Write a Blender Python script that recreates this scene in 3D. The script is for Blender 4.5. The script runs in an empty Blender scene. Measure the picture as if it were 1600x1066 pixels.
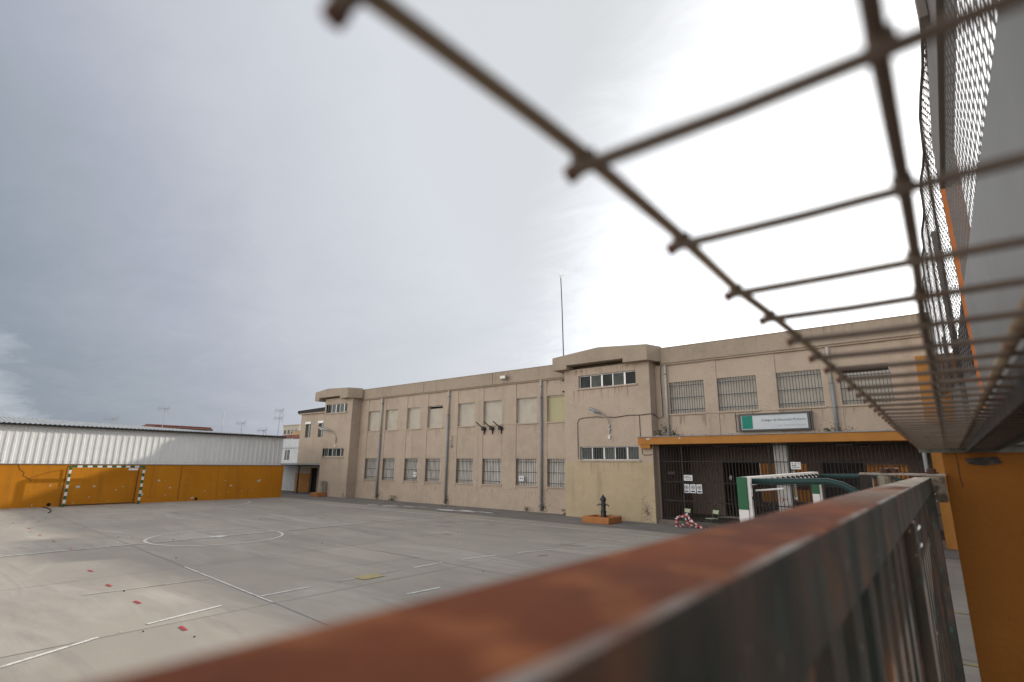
import bpy, bmesh, math, random
from mathutils import Vector, Matrix
random.seed(7)
S = bpy.context.scene
COL = S.collection
R = math.radians

# ------------------------------------------------------------------ camera
H = 2.42
def cam_matrix(yaw, pitch, roll, loc):
    y, p, r = R(yaw), R(pitch), R(roll)
    f = Vector((-math.sin(y)*math.cos(p), math.cos(y)*math.cos(p), math.sin(p)))
    rt = Vector((math.cos(y), math.sin(y), 0)); up = rt.cross(f)
    X = math.cos(r)*rt + math.sin(r)*up; U = -math.sin(r)*rt + math.cos(r)*up
    m = Matrix((X, U, -f)).transposed().to_4x4(); m.translation = loc
    return m
cd = bpy.data.cameras.new('camera'); cam = bpy.data.objects.new('camera', cd); COL.objects.link(cam)
cd.sensor_width = 36; cd.lens = 817.254/1600*36
cam.matrix_world = cam_matrix(39.126, 13.26, 0.6246, Vector((0, 0, H)))
cd.clip_start = .01; cd.clip_end = 3000
cd.dof.use_dof = True; cd.dof.focus_distance = 17; cd.dof.aperture_fstop = 6.6; cd.dof.aperture_blades = 0
S.camera = cam

# ------------------------------------------------------------------ sky and sun
SUN_AZ, SUN_EL = 20.5, 21.7          # degrees clockwise from +Y, above the horizon
sd = Vector((math.sin(R(SUN_AZ))*math.cos(R(SUN_EL)), math.cos(R(SUN_AZ))*math.cos(R(SUN_EL)), math.sin(R(SUN_EL))))
W = bpy.data.worlds.new('World'); S.world = W; W.use_nodes = True
nt = W.node_tree; nt.nodes.clear(); N = nt.nodes.new; L = nt.links.new
out = N('ShaderNodeOutputWorld'); bg = N('ShaderNodeBackground'); L(bg.outputs[0], out.inputs[0])
sky = N('ShaderNodeTexSky'); sky.sky_type = 'NISHITA'; sky.sun_disc = False
sky.sun_elevation = R(SUN_EL); sky.sun_rotation = R(SUN_AZ); sky.air_density = 1.2; sky.dust_density = 3.0
skm = N('ShaderNodeVectorMath'); skm.operation = 'SCALE'; skm.inputs['Scale'].default_value = .09
L(sky.outputs[0], skm.inputs[0])
tc = N('ShaderNodeTexCoord')
dot = N('ShaderNodeVectorMath'); dot.operation = 'DOT_PRODUCT'; dot.inputs[1].default_value = sd
nrm = N('ShaderNodeVectorMath'); nrm.operation = 'NORMALIZE'; L(tc.outputs['Generated'], nrm.inputs[0]); L(nrm.outputs[0], dot.inputs[0])
# cloud streaks: noise on the direction projected to a cloud layer plane
sp = N('ShaderNodeSeparateXYZ'); L(nrm.outputs[0], sp.inputs[0])
zc = N('ShaderNodeMath'); zc.operation = 'MAXIMUM'; zc.inputs[1].default_value = 0; L(sp.outputs[2], zc.inputs[0])
za = N('ShaderNodeMath'); za.operation = 'ADD'; za.inputs[1].default_value = .16; L(zc.outputs[0], za.inputs[0])
dv = N('ShaderNodeVectorMath'); dv.operation = 'DIVIDE'; L(nrm.outputs[0], dv.inputs[0])
cz = N('ShaderNodeCombineXYZ'); [L(za.outputs[0], cz.inputs[i]) for i in range(3)]; L(cz.outputs[0], dv.inputs[1])
mp = N('ShaderNodeMapping'); mp.inputs['Rotation'].default_value = (0, 0, R(35)); mp.inputs['Scale'].default_value = (.8, 1.3, 0)
L(dv.outputs[0], mp.inputs[0])
n1 = N('ShaderNodeTexNoise'); n1.inputs['Scale'].default_value = 1.1; n1.inputs['Detail'].default_value = 5; n1.inputs['Roughness'].default_value = .5; n1.inputs['Distortion'].default_value = .6
L(mp.outputs[0], n1.inputs[0])
n2 = N('ShaderNodeTexNoise'); n2.inputs['Scale'].default_value = 6; n2.inputs['Detail'].default_value = 8; n2.inputs['Roughness'].default_value = .62; n2.inputs['Distortion'].default_value = .9
L(mp.outputs[0], n2.inputs[0])
a1 = N('ShaderNodeMath'); a1.operation = 'MULTIPLY_ADD'; a1.inputs[1].default_value = .22; a1.inputs[2].default_value = -.11; L(n1.outputs[0], a1.inputs[0])
a2 = N('ShaderNodeMath'); a2.operation = 'MULTIPLY_ADD'; a2.inputs[1].default_value = .10; a2.inputs[2].default_value = -.05; L(n2.outputs[0], a2.inputs[0])
el_ = N('ShaderNodeMath'); el_.operation = 'MULTIPLY_ADD'; el_.inputs[1].default_value = .25; L(zc.outputs[0], el_.inputs[0]); L(dot.outputs['Value'], el_.inputs[2])
s1 = N('ShaderNodeMath'); s1.operation = 'ADD'; L(el_.outputs[0], s1.inputs[0]); L(a1.outputs[0], s1.inputs[1])
s2 = N('ShaderNodeMath'); s2.operation = 'ADD'; L(s1.outputs[0], s2.inputs[0]); L(a2.outputs[0], s2.inputs[1])
rm = N('ShaderNodeMapRange'); rm.inputs['From Min'].default_value = -1; rm.inputs['From Max'].default_value = 1; L(s2.outputs[0], rm.inputs[0])
cr = N('ShaderNodeValToRGB'); L(rm.outputs[0], cr.inputs[0])
SKY = [(0, (3.0, 2.88, 2.7)), (.22, (2.5, 2.42, 2.34)), (.36, (.80, .84, .9)), (.435, (.30, .345, .41)), (.50, (.385, .425, .49)),
       (.55, (.455, .485, .565)), (.64, (.60, .63, .69)), (.73, (.69, .71, .765)), (.80, (.76, .785, .83)), (.87, (.75, .77, .80)), (1, (.76, .77, .78))]
el = cr.color_ramp.elements
for i, (p, c) in enumerate(SKY):
    e = el[i] if i < 2 else el.new(p)
    e.position = p; e.color = (*c, 1)
# re-assign in sorted order
for e, (p, c) in zip(sorted(el, key=lambda e: e.position), SKY): e.position = p; e.color = (*c, 1)
gl = N('ShaderNodeMapRange'); gl.inputs['From Min'].default_value = .44; gl.inputs['From Max'].default_value = .93; gl.inputs['To Min'].default_value = 1.0; gl.inputs['To Max'].default_value = 3.4
gl.interpolation_type = 'SMOOTHSTEP'; g1 = N('ShaderNodeMath'); g1.operation = 'MULTIPLY_ADD'; g1.inputs[1].default_value = -.34; L(zc.outputs[0], g1.inputs[0]); L(dot.outputs['Value'], g1.inputs[2])
g0 = N('ShaderNodeMath'); g0.operation = 'ADD'; L(g1.outputs[0], g0.inputs[0]); L(a2.outputs[0], g0.inputs[1]); L(g0.outputs[0], gl.inputs[0])
gm = N('ShaderNodeVectorMath'); gm.operation = 'SCALE'; L(cr.outputs[0], gm.inputs[0]); L(gl.outputs[0], gm.inputs['Scale'])
mx = N('ShaderNodeMix'); mx.data_type = 'RGBA'; mx.inputs['Factor'].default_value = .9
L(skm.outputs[0], mx.inputs['A']); L(gm.outputs[0], mx.inputs['B']); L(mx.outputs['Result'], bg.inputs['Color'])
bg.inputs['Strength'].default_value = 1.0

sl = bpy.data.lights.new('sun', 'SUN'); sl.energy = 3.7; sl.angle = R(1.2); sl.color = (1, .93, .82)
so = bpy.data.objects.new('sun', sl); COL.objects.link(so); so.rotation_euler = (-sd).to_track_quat('-Z', 'Y').to_euler(); so.location = (5, 30, 25)
S.view_settings.view_transform = 'Standard'; S.view_settings.look = 'None'; S.view_settings.exposure = 0.0; S.view_settings.gamma = 1
S.cycles.max_bounces = 8; S.cycles.use_denoising = True

# ------------------------------------------------------------------ materials
def lin(c):
    return tuple(((v/255)/12.92 if v/255 <= .04045 else ((v/255+.055)/1.055)**2.4) for v in c)
def mat(name, col, rough=.8, layers=(), bump=None, metal=0, spec=.3, stretch=(1, 1, 1)):
    """layers: (colour, scale, lo, hi, strength, stretch) noise masks laid over the base colour; bump: (scale, height)"""
    m = bpy.data.materials.new(name); m.use_nodes = True; t = m.node_tree; n = t.nodes.new; l = t.links.new
    b = t.nodes['Principled BSDF']; b.inputs['Roughness'].default_value = rough; b.inputs['Metallic'].default_value = metal
    b.inputs['Specular IOR Level'].default_value = spec
    g = n('ShaderNodeNewGeometry')
    rgb = n('ShaderNodeRGB'); rgb.outputs[0].default_value = (*col, 1); cur = rgb.outputs[0]
    for k, (c, sc, lo, hi, st, sv) in enumerate(layers):
        q = n('ShaderNodeMapping'); q.inputs['Scale'].default_value = sv; q.inputs['Location'].default_value = (k*7.3, k*3.1, k*1.7); l(g.outputs['Position'], q.inputs[0])
        z = n('ShaderNodeTexNoise'); z.inputs['Scale'].default_value = sc; z.inputs['Detail'].default_value = 6; z.inputs['Roughness'].default_value = .6; l(q.outputs[0], z.inputs[0])
        r = n('ShaderNodeMapRange'); r.inputs['From Min'].default_value = lo; r.inputs['From Max'].default_value = hi; r.inputs['To Max'].default_value = st; l(z.outputs[0], r.inputs[0])
        x = n('ShaderNodeMix'); x.data_type = 'RGBA'; l(r.outputs[0], x.inputs['Factor']); l(cur, x.inputs['A']); x.inputs['B'].default_value = (*c, 1); cur = x.outputs['Result']
    l(cur, b.inputs['Base Color'])
    if bump:
        z = n('ShaderNodeTexNoise'); z.inputs['Scale'].default_value = bump[0]; z.inputs['Detail'].default_value = 4; l(g.outputs['Position'], z.inputs[0])
        u = n('ShaderNodeBump'); u.inputs['Strength'].default_value = 1; u.inputs['Distance'].default_value = bump[1]; l(z.outputs[0], u.inputs['Height']); l(u.outputs[0], b.inputs['Normal'])
    return m
U1 = (1, 1, 1); VST = (1.2, 1.2, .12)
def stucco(name, c, dark=.72):
    d = tuple(v*dark for v in c); lt = tuple(min(1, v*1.18) for v in c); g = tuple(v*.45 for v in c)
    return mat(name, c, .95, [(d, .5, .42, .7, .55, U1), (lt, 2.3, .5, .75, .4, U1), (g, 1.6, .56, .8, .5, VST), (g, 15, .58, .70, .55, U1), (g, 38, .58, .70, .5, U1), (lt, 40, .56, .68, .5, U1)], (45, .016), spec=.1)
M = {}
M['stucco'] = stucco('pinkish_beige_stucco', (.485, .39, .305))
M['stucco_cap'] = stucco('weathered_beige_stucco', (.40, .325, .25), .66)
M['stucco_yellow'] = stucco('yellowish_repaint', (.485, .39, .258))
M['orange'] = mat('ochre_orange_paint', (.50, .195, .014), .85, [((.38, .14, .010), .7, .4, .7, .6, U1), ((.30, .12, .02), 2.5, .52, .75, .65, VST), ((.5, .25, .06), 9, .6, .75, .35, U1), ((.16, .08, .03), 30, .68, .78, .5, U1)], (30, .006), spec=.15)
M['orange2'] = mat('orange_canopy_paint', (.42, .19, .05), .8, [((.32, .14, .035), 1.5, .45, .7, .6, U1), ((.22, .12, .06), 12, .6, .75, .5, U1)], (30, .004), spec=.15)
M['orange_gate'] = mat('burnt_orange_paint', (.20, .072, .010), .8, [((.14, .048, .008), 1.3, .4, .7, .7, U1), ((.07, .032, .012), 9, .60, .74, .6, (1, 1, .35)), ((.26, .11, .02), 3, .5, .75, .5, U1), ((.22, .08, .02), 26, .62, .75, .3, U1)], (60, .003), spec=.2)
M['concrete'] = None
M['asphalt'] = mat('dark_worn_asphalt', (.225, .207, .187), .95, [((.17, .158, .145), .8, .45, .65, .7, U1), ((.29, .268, .24), 2.2, .55, .75, .6, (.4, 1, 1)), ((.07, .065, .06), 26, .62, .72, .6, U1)], (60, .006), spec=.1)
M['joint'] = mat('dark_joint', (.215, .195, .172), .95, [((.26, .235, .21), 3, .5, .65, .8, U1)], spec=.1)
M['white_line'] = mat('worn_white_road_paint', (.66, .64, .60), .8, [((.36, .33, .29), 4, .52, .68, .85, U1), ((.3, .28, .25), 30, .54, .64, .8, U1)], spec=.2)
M['faint_line'] = mat('faded_line_paint', (.52, .49, .44), .9, [((.345, .31, .27), 3, .42, .62, .9, U1)], spec=.1)
M['yellow_line'] = mat('worn_yellow_paint', (.42, .34, .155), .85, [((.30, .27, .2), 6, .45, .65, .8, U1)], spec=.2)
M['red_tape'] = mat('red_floor_tape', (.40, .03, .035), .6, [((.25, .08, .07), 14, .5, .7, .5, U1)])
M['red_faint'] = mat('faded_red_paint', (.30, .17, .15), .9, [((.27, .24, .22), 6, .4, .6, .9, U1)])
M['metal_sheet'] = mat('galvanised_cladding', (.68, .68, .665), .5, [((.58, .585, .575), 1.3, .45, .7, .6, (1, 1, .3)), ((.66, .66, .64), 5, .5, .7, .5, U1), ((.30, .27, .22), 9, .68, .8, .5, VST)], (3, .02), metal=.1, spec=.4)
M['metal_roof'] = mat('grey_roof_sheet', (.42, .43, .43), .45, [((.28, .28, .27), 2, .45, .7, .7, U1), ((.55, .55, .53), 6, .5, .7, .4, U1)], metal=.3, spec=.5)
M['dark_gap'] = mat('dark_trim_and_shadow', (.03, .028, .025), .8)
M['shutter'] = mat('cream_roller_shutter', (.53, .485, .405), .6, [((.42, .37, .29), 1.8, .45, .7, .6, U1), ((.3, .26, .2), 11, .64, .75, .5, U1)])
M['shutter_y'] = mat('yellowed_roller_shutter', (.48, .44, .27), .6, [((.42, .38, .22), 2, .45, .7, .5, U1)])
M['shutter_g'] = mat('grey_white_shutter', (.74, .71, .65), .65, [((.32, .30, .28), 2.2, .42, .65, .7, (3, 1, .4)), ((.2, .18, .17), 8, .62, .75, .5, VST)])
M['grille'] = mat('dark_grille_paint', (.075, .06, .055), .6, [((.16, .09, .06), 12, .55, .7, .5, U1)], metal=.2)
M['grille_blue'] = mat('blue_grey_grille_paint', (.07, .08, .105), .55, [((.12, .09, .08), 12, .58, .7, .4, U1)], metal=.2)
M['alu'] = mat('aluminium_frame', (.62, .61, .59), .4, [((.4, .39, .37), 7, .5, .7, .5, U1)], metal=.4, spec=.5)
M['glass'] = mat('dark_window_glass', (.018, .022, .022), .25, [((.05, .06, .055), 1.5, .45, .65, .6, U1)], spec=.12)
M['glass_pale'] = mat('pale_window_glass', (.085, .095, .085), .3, [((.04, .045, .045), 1.9, .45, .65, .7, U1)], spec=.15)
M['black'] = mat('black_opening', (.008, .008, .008), .9)
M['pipe'] = mat('grey_plastic_pipe', (.27, .275, .28), .5, [((.19, .19, .19), 4, .45, .65, .6, (1, 1, .4))])
M['pipe_l'] = mat('pale_pipe', (.46, .44, .40), .5, [((.3, .28, .25), 5, .5, .7, .6, U1)])
M['cable'] = mat('black_cable', (.02, .02, .02), .6)
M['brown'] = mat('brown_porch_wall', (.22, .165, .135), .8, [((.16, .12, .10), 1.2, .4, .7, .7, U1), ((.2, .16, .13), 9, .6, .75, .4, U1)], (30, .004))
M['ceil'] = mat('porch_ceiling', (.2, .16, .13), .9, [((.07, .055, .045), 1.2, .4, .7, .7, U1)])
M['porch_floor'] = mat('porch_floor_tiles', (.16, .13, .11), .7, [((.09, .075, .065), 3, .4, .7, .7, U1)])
M['white_paint'] = mat('white_column_paint', (.60, .58, .55), .7, [((.42, .40, .38), 2.5, .45, .7, .6, U1), ((.5, .2, .25), 4, .70, .74, .5, U1)])
M['bars'] = mat('black_porch_bars', (.035, .031, .03), .6, metal=.2)
M['paper'] = mat('white_paper', (.70, .70, .71), .7, [((.55, .55, .56), 8, .5, .7, .4, U1)])
M['ink'] = mat('dark_blue_ink', (.03, .04, .10), .7)
M['inkb'] = mat('black_ink', (.03, .03, .035), .7)
M['sign_white'] = mat('sign_pale_grey', (.55, .58, .60), .5, [((.44, .47, .5), 2, .45, .7, .5, U1)])
M['sign_green'] = mat('sign_teal_green', (.0, .20, .14), .5, [((.02, .15, .11), 3, .5, .7, .5, U1)])
M['sign_frame'] = mat('sign_dark_frame', (.08, .08, .08), .5, metal=.3)
M['sign_ink'] = mat('sign_dark_lettering', (.06, .075, .075), .6)
M['sign_ink2'] = mat('sign_faded_lettering', (.33, .36, .38), .6)
M['green'] = mat('goal_green_paint', (.018, .105, .045), .5, [((.03, .13, .07), 6, .5, .7, .4, U1), ((.3, .33, .3), 26, .70, .78, .7, U1)])
M['white'] = mat('goal_white_paint', (.68, .66, .63), .5, [((.5, .47, .44), 6, .5, .7, .5, U1), ((.25, .17, .12), 22, .68, .76, .6, U1)])
M['tube_green'] = mat('dark_green_tube_paint', (.018, .045, .042), .45, [((.25, .28, .27), 9, .64, .74, .7, U1)], spec=.25)
M['rust_rod'] = mat('brown_rusty_rod', (.09, .035, .025), .8, [((.05, .02, .018), 7, .45, .7, .6, U1)])
M['fount'] = mat('black_cast_iron', (.015, .017, .022), .4, spec=.6)
M['terracotta'] = mat('orange_trough_paint', (.40, .165, .055), .8, [((.30, .12, .04), 3, .45, .7, .6, U1), ((.5, .25, .1), 8, .55, .7, .4, U1)], (40, .004))
M['chair_green'] = mat('pale_green_laminate', (.40, .44, .30), .5, [((.33, .37, .25), 7, .5, .7, .4, U1)])
M['chair_leg'] = mat('green_grey_chair_tube', (.07, .10, .08), .4, metal=.3)
M['tape_w'] = mat('white_barrier_tape', (.68, .66, .66), .35)
M['tape_r'] = mat('red_barrier_tape', (.45, .03, .04), .35)
M['lamp'] = mat('lamp_grey_metal', (.33, .33, .32), .4, metal=.5)
M['lamp_dark'] = mat('dark_lamp_metal', (.06, .055, .05), .5, metal=.3)
M['lamp_glass'] = mat('milky_lamp_glass', (.8, .76, .62), .3)
M['bracket'] = mat('black_bracket', (.03, .028, .028), .6)
M['plant'] = mat('weed_leaves', (.035, .075, .018), .7, [((.09, .12, .04), 20, .45, .6, .7, U1)])
M['tile'] = mat('red_roof_tile', (.22, .075, .05), .8, [((.12, .05, .04), 9, .4, .6, .8, U1), ((.36, .2, .14), 14, .58, .7, .6, U1)])
M['house_w'] = mat('white_house_render', (.55, .56, .57), .9, [((.42, .43, .44), 1, .45, .7, .6, U1)])
M['house_b'] = mat('beige_block_render', (.48, .43, .36), .9, [((.38, .34, .28), .7, .45, .7, .6, U1)])
M['house_y'] = mat('ochre_block_render', (.50, .36, .20), .9, [((.4, .28, .15), .7, .45, .7, .6, U1)])
M['ant'] = mat('aerial_metal', (.30, .30, .30), .5, metal=.3)
M['plaster'] = mat('exposed_white_plaster', (.55, .52, .47), .95, [((.38, .33, .27), 14, .45, .65, .7, U1)], (40, .01))
M['brick_orange'] = mat('brick_orange_paint', (.44, .14, .04), .85, [((.30, .09, .025), 3, .45, .7, .6, U1)])
M['grey_render'] = mat('grey_cement_render', (.20, .195, .185), .9, [((.15, .145, .14), 1.5, .4, .7, .6, U1)])
M['concrete_pier'] = mat('weathered_pillar_concrete', (.30, .27, .22), .9, [((.18, .15, .12), 4, .45, .7, .7, U1)], (30, .01))
M['mesh_wire'] = mat('rusty_wire_lit_tan', (.30, .235, .165), .75, [((.50, .41, .28), 22, .50, .64, .7, U1), ((.16, .05, .025), 30, .56, .68, .8, U1)], (300, .0006), metal=.15)  # tan over the rust is a sky-lit highlight painted into the wire
M['mesh_dark'] = mat('dark_brown_welded_wire', (.14, .108, .086), .75, [((.21, .165, .12), 22, .52, .66, .6, U1), ((.12, .045, .025), 30, .58, .7, .7, U1)], (300, .0006))
M['bolt'] = mat('dark_rusty_bolt', (.065, .032, .024), .8, [((.14, .05, .03), 90, .5, .65, .8, U1)])
M['rust_tip'] = mat('red_rust', (.17, .085, .055), .9, [((.10, .03, .02), 200, .4, .6, .7, U1)], (400, .0005))
M['angle'] = mat('rusty_dark_angle_iron', (.03, .025, .022), .7, [((.16, .10, .07), 18, .52, .68, .7, U1), ((.12, .05, .03), 60, .6, .7, .6, U1)], (150, .001), metal=.2)
M['panel'] = mat('grey_sheet_steel', (.165, .162, .155), .6, [((.13, .128, .12), 3, .4, .7, .7, U1), ((.2, .195, .185), 9, .55, .75, .4, U1)], metal=.1)
M['expanded'] = mat('expanded_metal_grey', (.13, .12, .11), .55, [((.09, .08, .07), 8, .45, .7, .6, U1)], metal=.2)
M['beam'] = mat('taupe_painted_beam', (.16, .14, .125), .7, [((.11, .095, .085), 5, .4, .7, .6, U1)])
M['net'] = mat('rusty_chicken_wire', (.05, .035, .03), .7)
M['post'] = mat('concrete_grey_post', (.14, .135, .12), .9, [((.08, .075, .06), 9, .45, .65, .7, U1)], (50, .01))
M['hinge'] = mat('dirty_cream_hinge', (.23, .20, .15), .6, [((.06, .04, .03), 28, .47, .6, .9, U1), ((.14, .05, .025), 50, .58, .68, .8, U1)], (200, .001))
M['flat'] = mat('bare_flat_steel', (.30, .26, .22), .5, [((.20, .11, .07), 30, .5, .65, .8, U1)], metal=.5)

def court_material():
    m = bpy.data.materials.new('stained_court_concrete'); m.use_nodes = True; t = m.node_tree; n = t.nodes.new; l = t.links.new
    b = t.nodes['Principled BSDF']; b.inputs['Roughness'].default_value = .88; b.inputs['Specular IOR Level'].default_value = .2
    g = n('ShaderNodeNewGeometry')
    cur = None
    rgb = n('ShaderNodeRGB'); rgb.outputs[0].default_value = (.36, .318, .27, 1); cur = rgb.outputs[0]
    def lay(c, sc, lo, hi, st, sv, dist=0, rot=0, tex='n'):
        nonlocal cur
        q = n('ShaderNodeMapping'); q.inputs['Scale'].default_value = sv; q.inputs['Rotation'].default_value = (0, 0, R(rot)); q.inputs['Location'].default_value = (sc*3, st*9, 0); l(g.outputs['Position'], q.inputs[0])
        z = n('ShaderNodeTexNoise'); z.inputs['Scale'].default_value = sc; z.inputs['Detail'].default_value = 7; z.inputs['Roughness'].default_value = .6; z.inputs['Distortion'].default_value = dist; l(q.outputs[0], z.inputs[0])
        r = n('ShaderNodeMapRange'); r.inputs['From Min'].default_value = lo; r.inputs['From Max'].default_value = hi; r.inputs['To Max'].default_value = st; l(z.outputs[0], r.inputs[0])
        x = n('ShaderNodeMix'); x.data_type = 'RGBA'; l(r.outputs[0], x.inputs['Factor']); l(cur, x.inputs['A']); x.inputs['B'].default_value = (*c, 1); cur = x.outputs['Result']
    lay((.27, .245, .217), .16, .40, .66, .75, (1, 1.6, 1), .4, 10)      # large damp patches
    lay((.44, .40, .35), .55, .50, .70, .7, (.35, 1.3, 1), .8, -14)      # pale dusty drifts
    lay((.235, .213, .19), .8, .52, .72, .6, (.3, 1.6, 1), 1, 20)          # drying streaks
    lay((.33, .315, .29), 5, .5, .7, .35, U1)
    lay((.17, .155, .14), 70, .60, .72, .5, U1)                           # grit
    lay((.40, .38, .35), 110, .62, .72, .5, U1)
    # little dark spots
    v = n('ShaderNodeTexVoronoi'); v.inputs['Scale'].default_value = 1.3; l(g.outputs['Position'], v.inputs['Vector'])
    r = n('ShaderNodeMapRange'); r.inputs['From Min'].default_value = .014; r.inputs['From Max'].default_value = .024; r.inputs['To Min'].default_value = .75; r.inputs['To Max'].default_value = 0; l(v.outputs['Distance'], r.inputs[0])
    x = n('ShaderNodeMix'); x.data_type = 'RGBA'; l(r.outputs[0], x.inputs['Factor']); l(cur, x.inputs['A']); x.inputs['B'].default_value = (.06, .055, .05, 1); cur = x.outputs['Result']
    # each cast slab has its own tone
    sx = n('ShaderNodeSeparateXYZ'); l(g.outputs['Position'], sx.inputs[0])
    fs = []
    for k, (o, sz) in enumerate(((.2, 4.65), (.55, 4.55))):
        a = n('ShaderNodeMath'); a.operation = 'ADD'; a.inputs[1].default_value = (9.5 if k == 0 else -5.25)+46.5; l(sx.outputs[k], a.inputs[0])
        d = n('ShaderNodeMath'); d.operation = 'DIVIDE'; d.inputs[1].default_value = sz; l(a.outputs[0], d.inputs[0])
        f = n('ShaderNodeMath'); f.operation = 'FLOOR'; l(d.outputs[0], f.inputs[0]); fs.append(f)
    cb = n('ShaderNodeCombineXYZ'); l(fs[0].outputs[0], cb.inputs[0]); l(fs[1].outputs[0], cb.inputs[1])
    wn = n('ShaderNodeTexWhiteNoise'); wn.noise_dimensions = '2D'; l(cb.outputs[0], wn.inputs['Vector'])
    mr = n('ShaderNodeMapRange'); mr.inputs['To Min'].default_value = .93; mr.inputs['To Max'].default_value = 1.06; l(wn.outputs['Value'], mr.inputs[0])
    vm = n('ShaderNodeVectorMath'); vm.operation = 'SCALE'; l(cur, vm.inputs[0]); l(mr.outputs[0], vm.inputs['Scale'])
    l(vm.outputs[0], b.inputs['Base Color'])
    z = n('ShaderNodeTexNoise'); z.inputs['Scale'].default_value = 60; z.inputs['Detail'].default_value = 5; l(g.outputs['Position'], z.inputs[0])
    u = n('ShaderNodeBump'); u.inputs['Strength'].default_value = .7; u.inputs['Distance'].default_value = .006; l(z.outputs[0], u.inputs['Height']); l(u.outputs[0], b.inputs['Normal'])
    return m
M['concrete'] = court_material()

def rail_material():
    m = bpy.data.materials.new('rusty_gate_rail_paint'); m.use_nodes = True; t = m.node_tree; n = t.nodes.new; l = t.links.new
    b = t.nodes['Principled BSDF']; b.inputs['Roughness'].default_value = .8; b.inputs['Specular IOR Level'].default_value = .15
    g = n('ShaderNodeNewGeometry'); sx = n('ShaderNodeSeparateXYZ'); l(g.outputs['Normal'], sx.inputs[0])
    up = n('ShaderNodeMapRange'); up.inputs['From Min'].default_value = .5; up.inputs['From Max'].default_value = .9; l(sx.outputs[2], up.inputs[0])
    def noise(sc, sv, lo, hi, off=0):
        q = n('ShaderNodeMapping'); q.inputs['Scale'].default_value = sv; q.inputs['Location'].default_value = (off, off, off); l(g.outputs['Position'], q.inputs[0])
        z = n('ShaderNodeTexNoise'); z.inputs['Scale'].default_value = sc; z.inputs['Detail'].default_value = 6; l(q.outputs[0], z.inputs[0])
        r = n('ShaderNodeMapRange'); r.inputs['From Min'].default_value = lo; r.inputs['From Max'].default_value = hi; l(z.outputs[0], r.inputs[0]); return r.outputs[0]
    def mix(f, a, c):
        x = n('ShaderNodeMix'); x.data_type = 'RGBA'
        if hasattr(f, 'node'): l(f, x.inputs['Factor'])
        else: x.inputs['Factor'].default_value = f
        for s, v in (('A', a), ('B', c)):
            if isinstance(v, tuple): x.inputs[s].default_value = (*v, 1)
            else: l(v, x.inputs[s])
        return x.outputs['Result']
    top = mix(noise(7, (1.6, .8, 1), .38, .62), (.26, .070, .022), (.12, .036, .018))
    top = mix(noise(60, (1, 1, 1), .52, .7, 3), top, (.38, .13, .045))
    # worn bare zinc towards the hinge end, sun flecks painted into its pale colour
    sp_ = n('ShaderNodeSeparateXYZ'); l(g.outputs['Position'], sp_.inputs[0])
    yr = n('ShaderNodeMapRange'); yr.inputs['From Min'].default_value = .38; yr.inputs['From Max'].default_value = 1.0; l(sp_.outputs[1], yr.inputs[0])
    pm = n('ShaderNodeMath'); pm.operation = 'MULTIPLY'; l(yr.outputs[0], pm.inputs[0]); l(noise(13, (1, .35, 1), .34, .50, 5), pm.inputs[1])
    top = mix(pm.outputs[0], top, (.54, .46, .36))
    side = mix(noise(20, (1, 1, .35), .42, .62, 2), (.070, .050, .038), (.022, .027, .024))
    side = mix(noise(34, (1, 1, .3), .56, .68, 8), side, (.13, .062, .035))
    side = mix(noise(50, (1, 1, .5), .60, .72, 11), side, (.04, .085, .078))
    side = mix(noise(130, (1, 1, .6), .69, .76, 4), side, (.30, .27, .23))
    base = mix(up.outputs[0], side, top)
    # worn bare metal along the rounded edges
    e1 = n('ShaderNodeMath'); e1.operation = 'COMPARE'; e1.inputs[1].default_value = .70; e1.inputs[2].default_value = .29; l(sx.outputs[2], e1.inputs[0])
    e2 = n('ShaderNodeMath'); e2.operation = 'MULTIPLY'; l(e1.outputs[0], e2.inputs[0]); l(noise(14, (1, 1, 1), .38, .6, 9), e2.inputs[1])
    l(mix(e2.outputs[0], base, (.46, .43, .39)), b.inputs['Base Color'])
    z = n('ShaderNodeTexNoise'); z.inputs['Scale'].default_value = 160; l(g.outputs['Position'], z.inputs[0])
    u = n('ShaderNodeBump'); u.inputs['Strength'].default_value = .8; u.inputs['Distance'].default_value = .0012; l(z.outputs[0], u.inputs['Height']); l(u.outputs[0], b.inputs['Normal'])
    return m
M['rail'] = rail_material()

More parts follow.
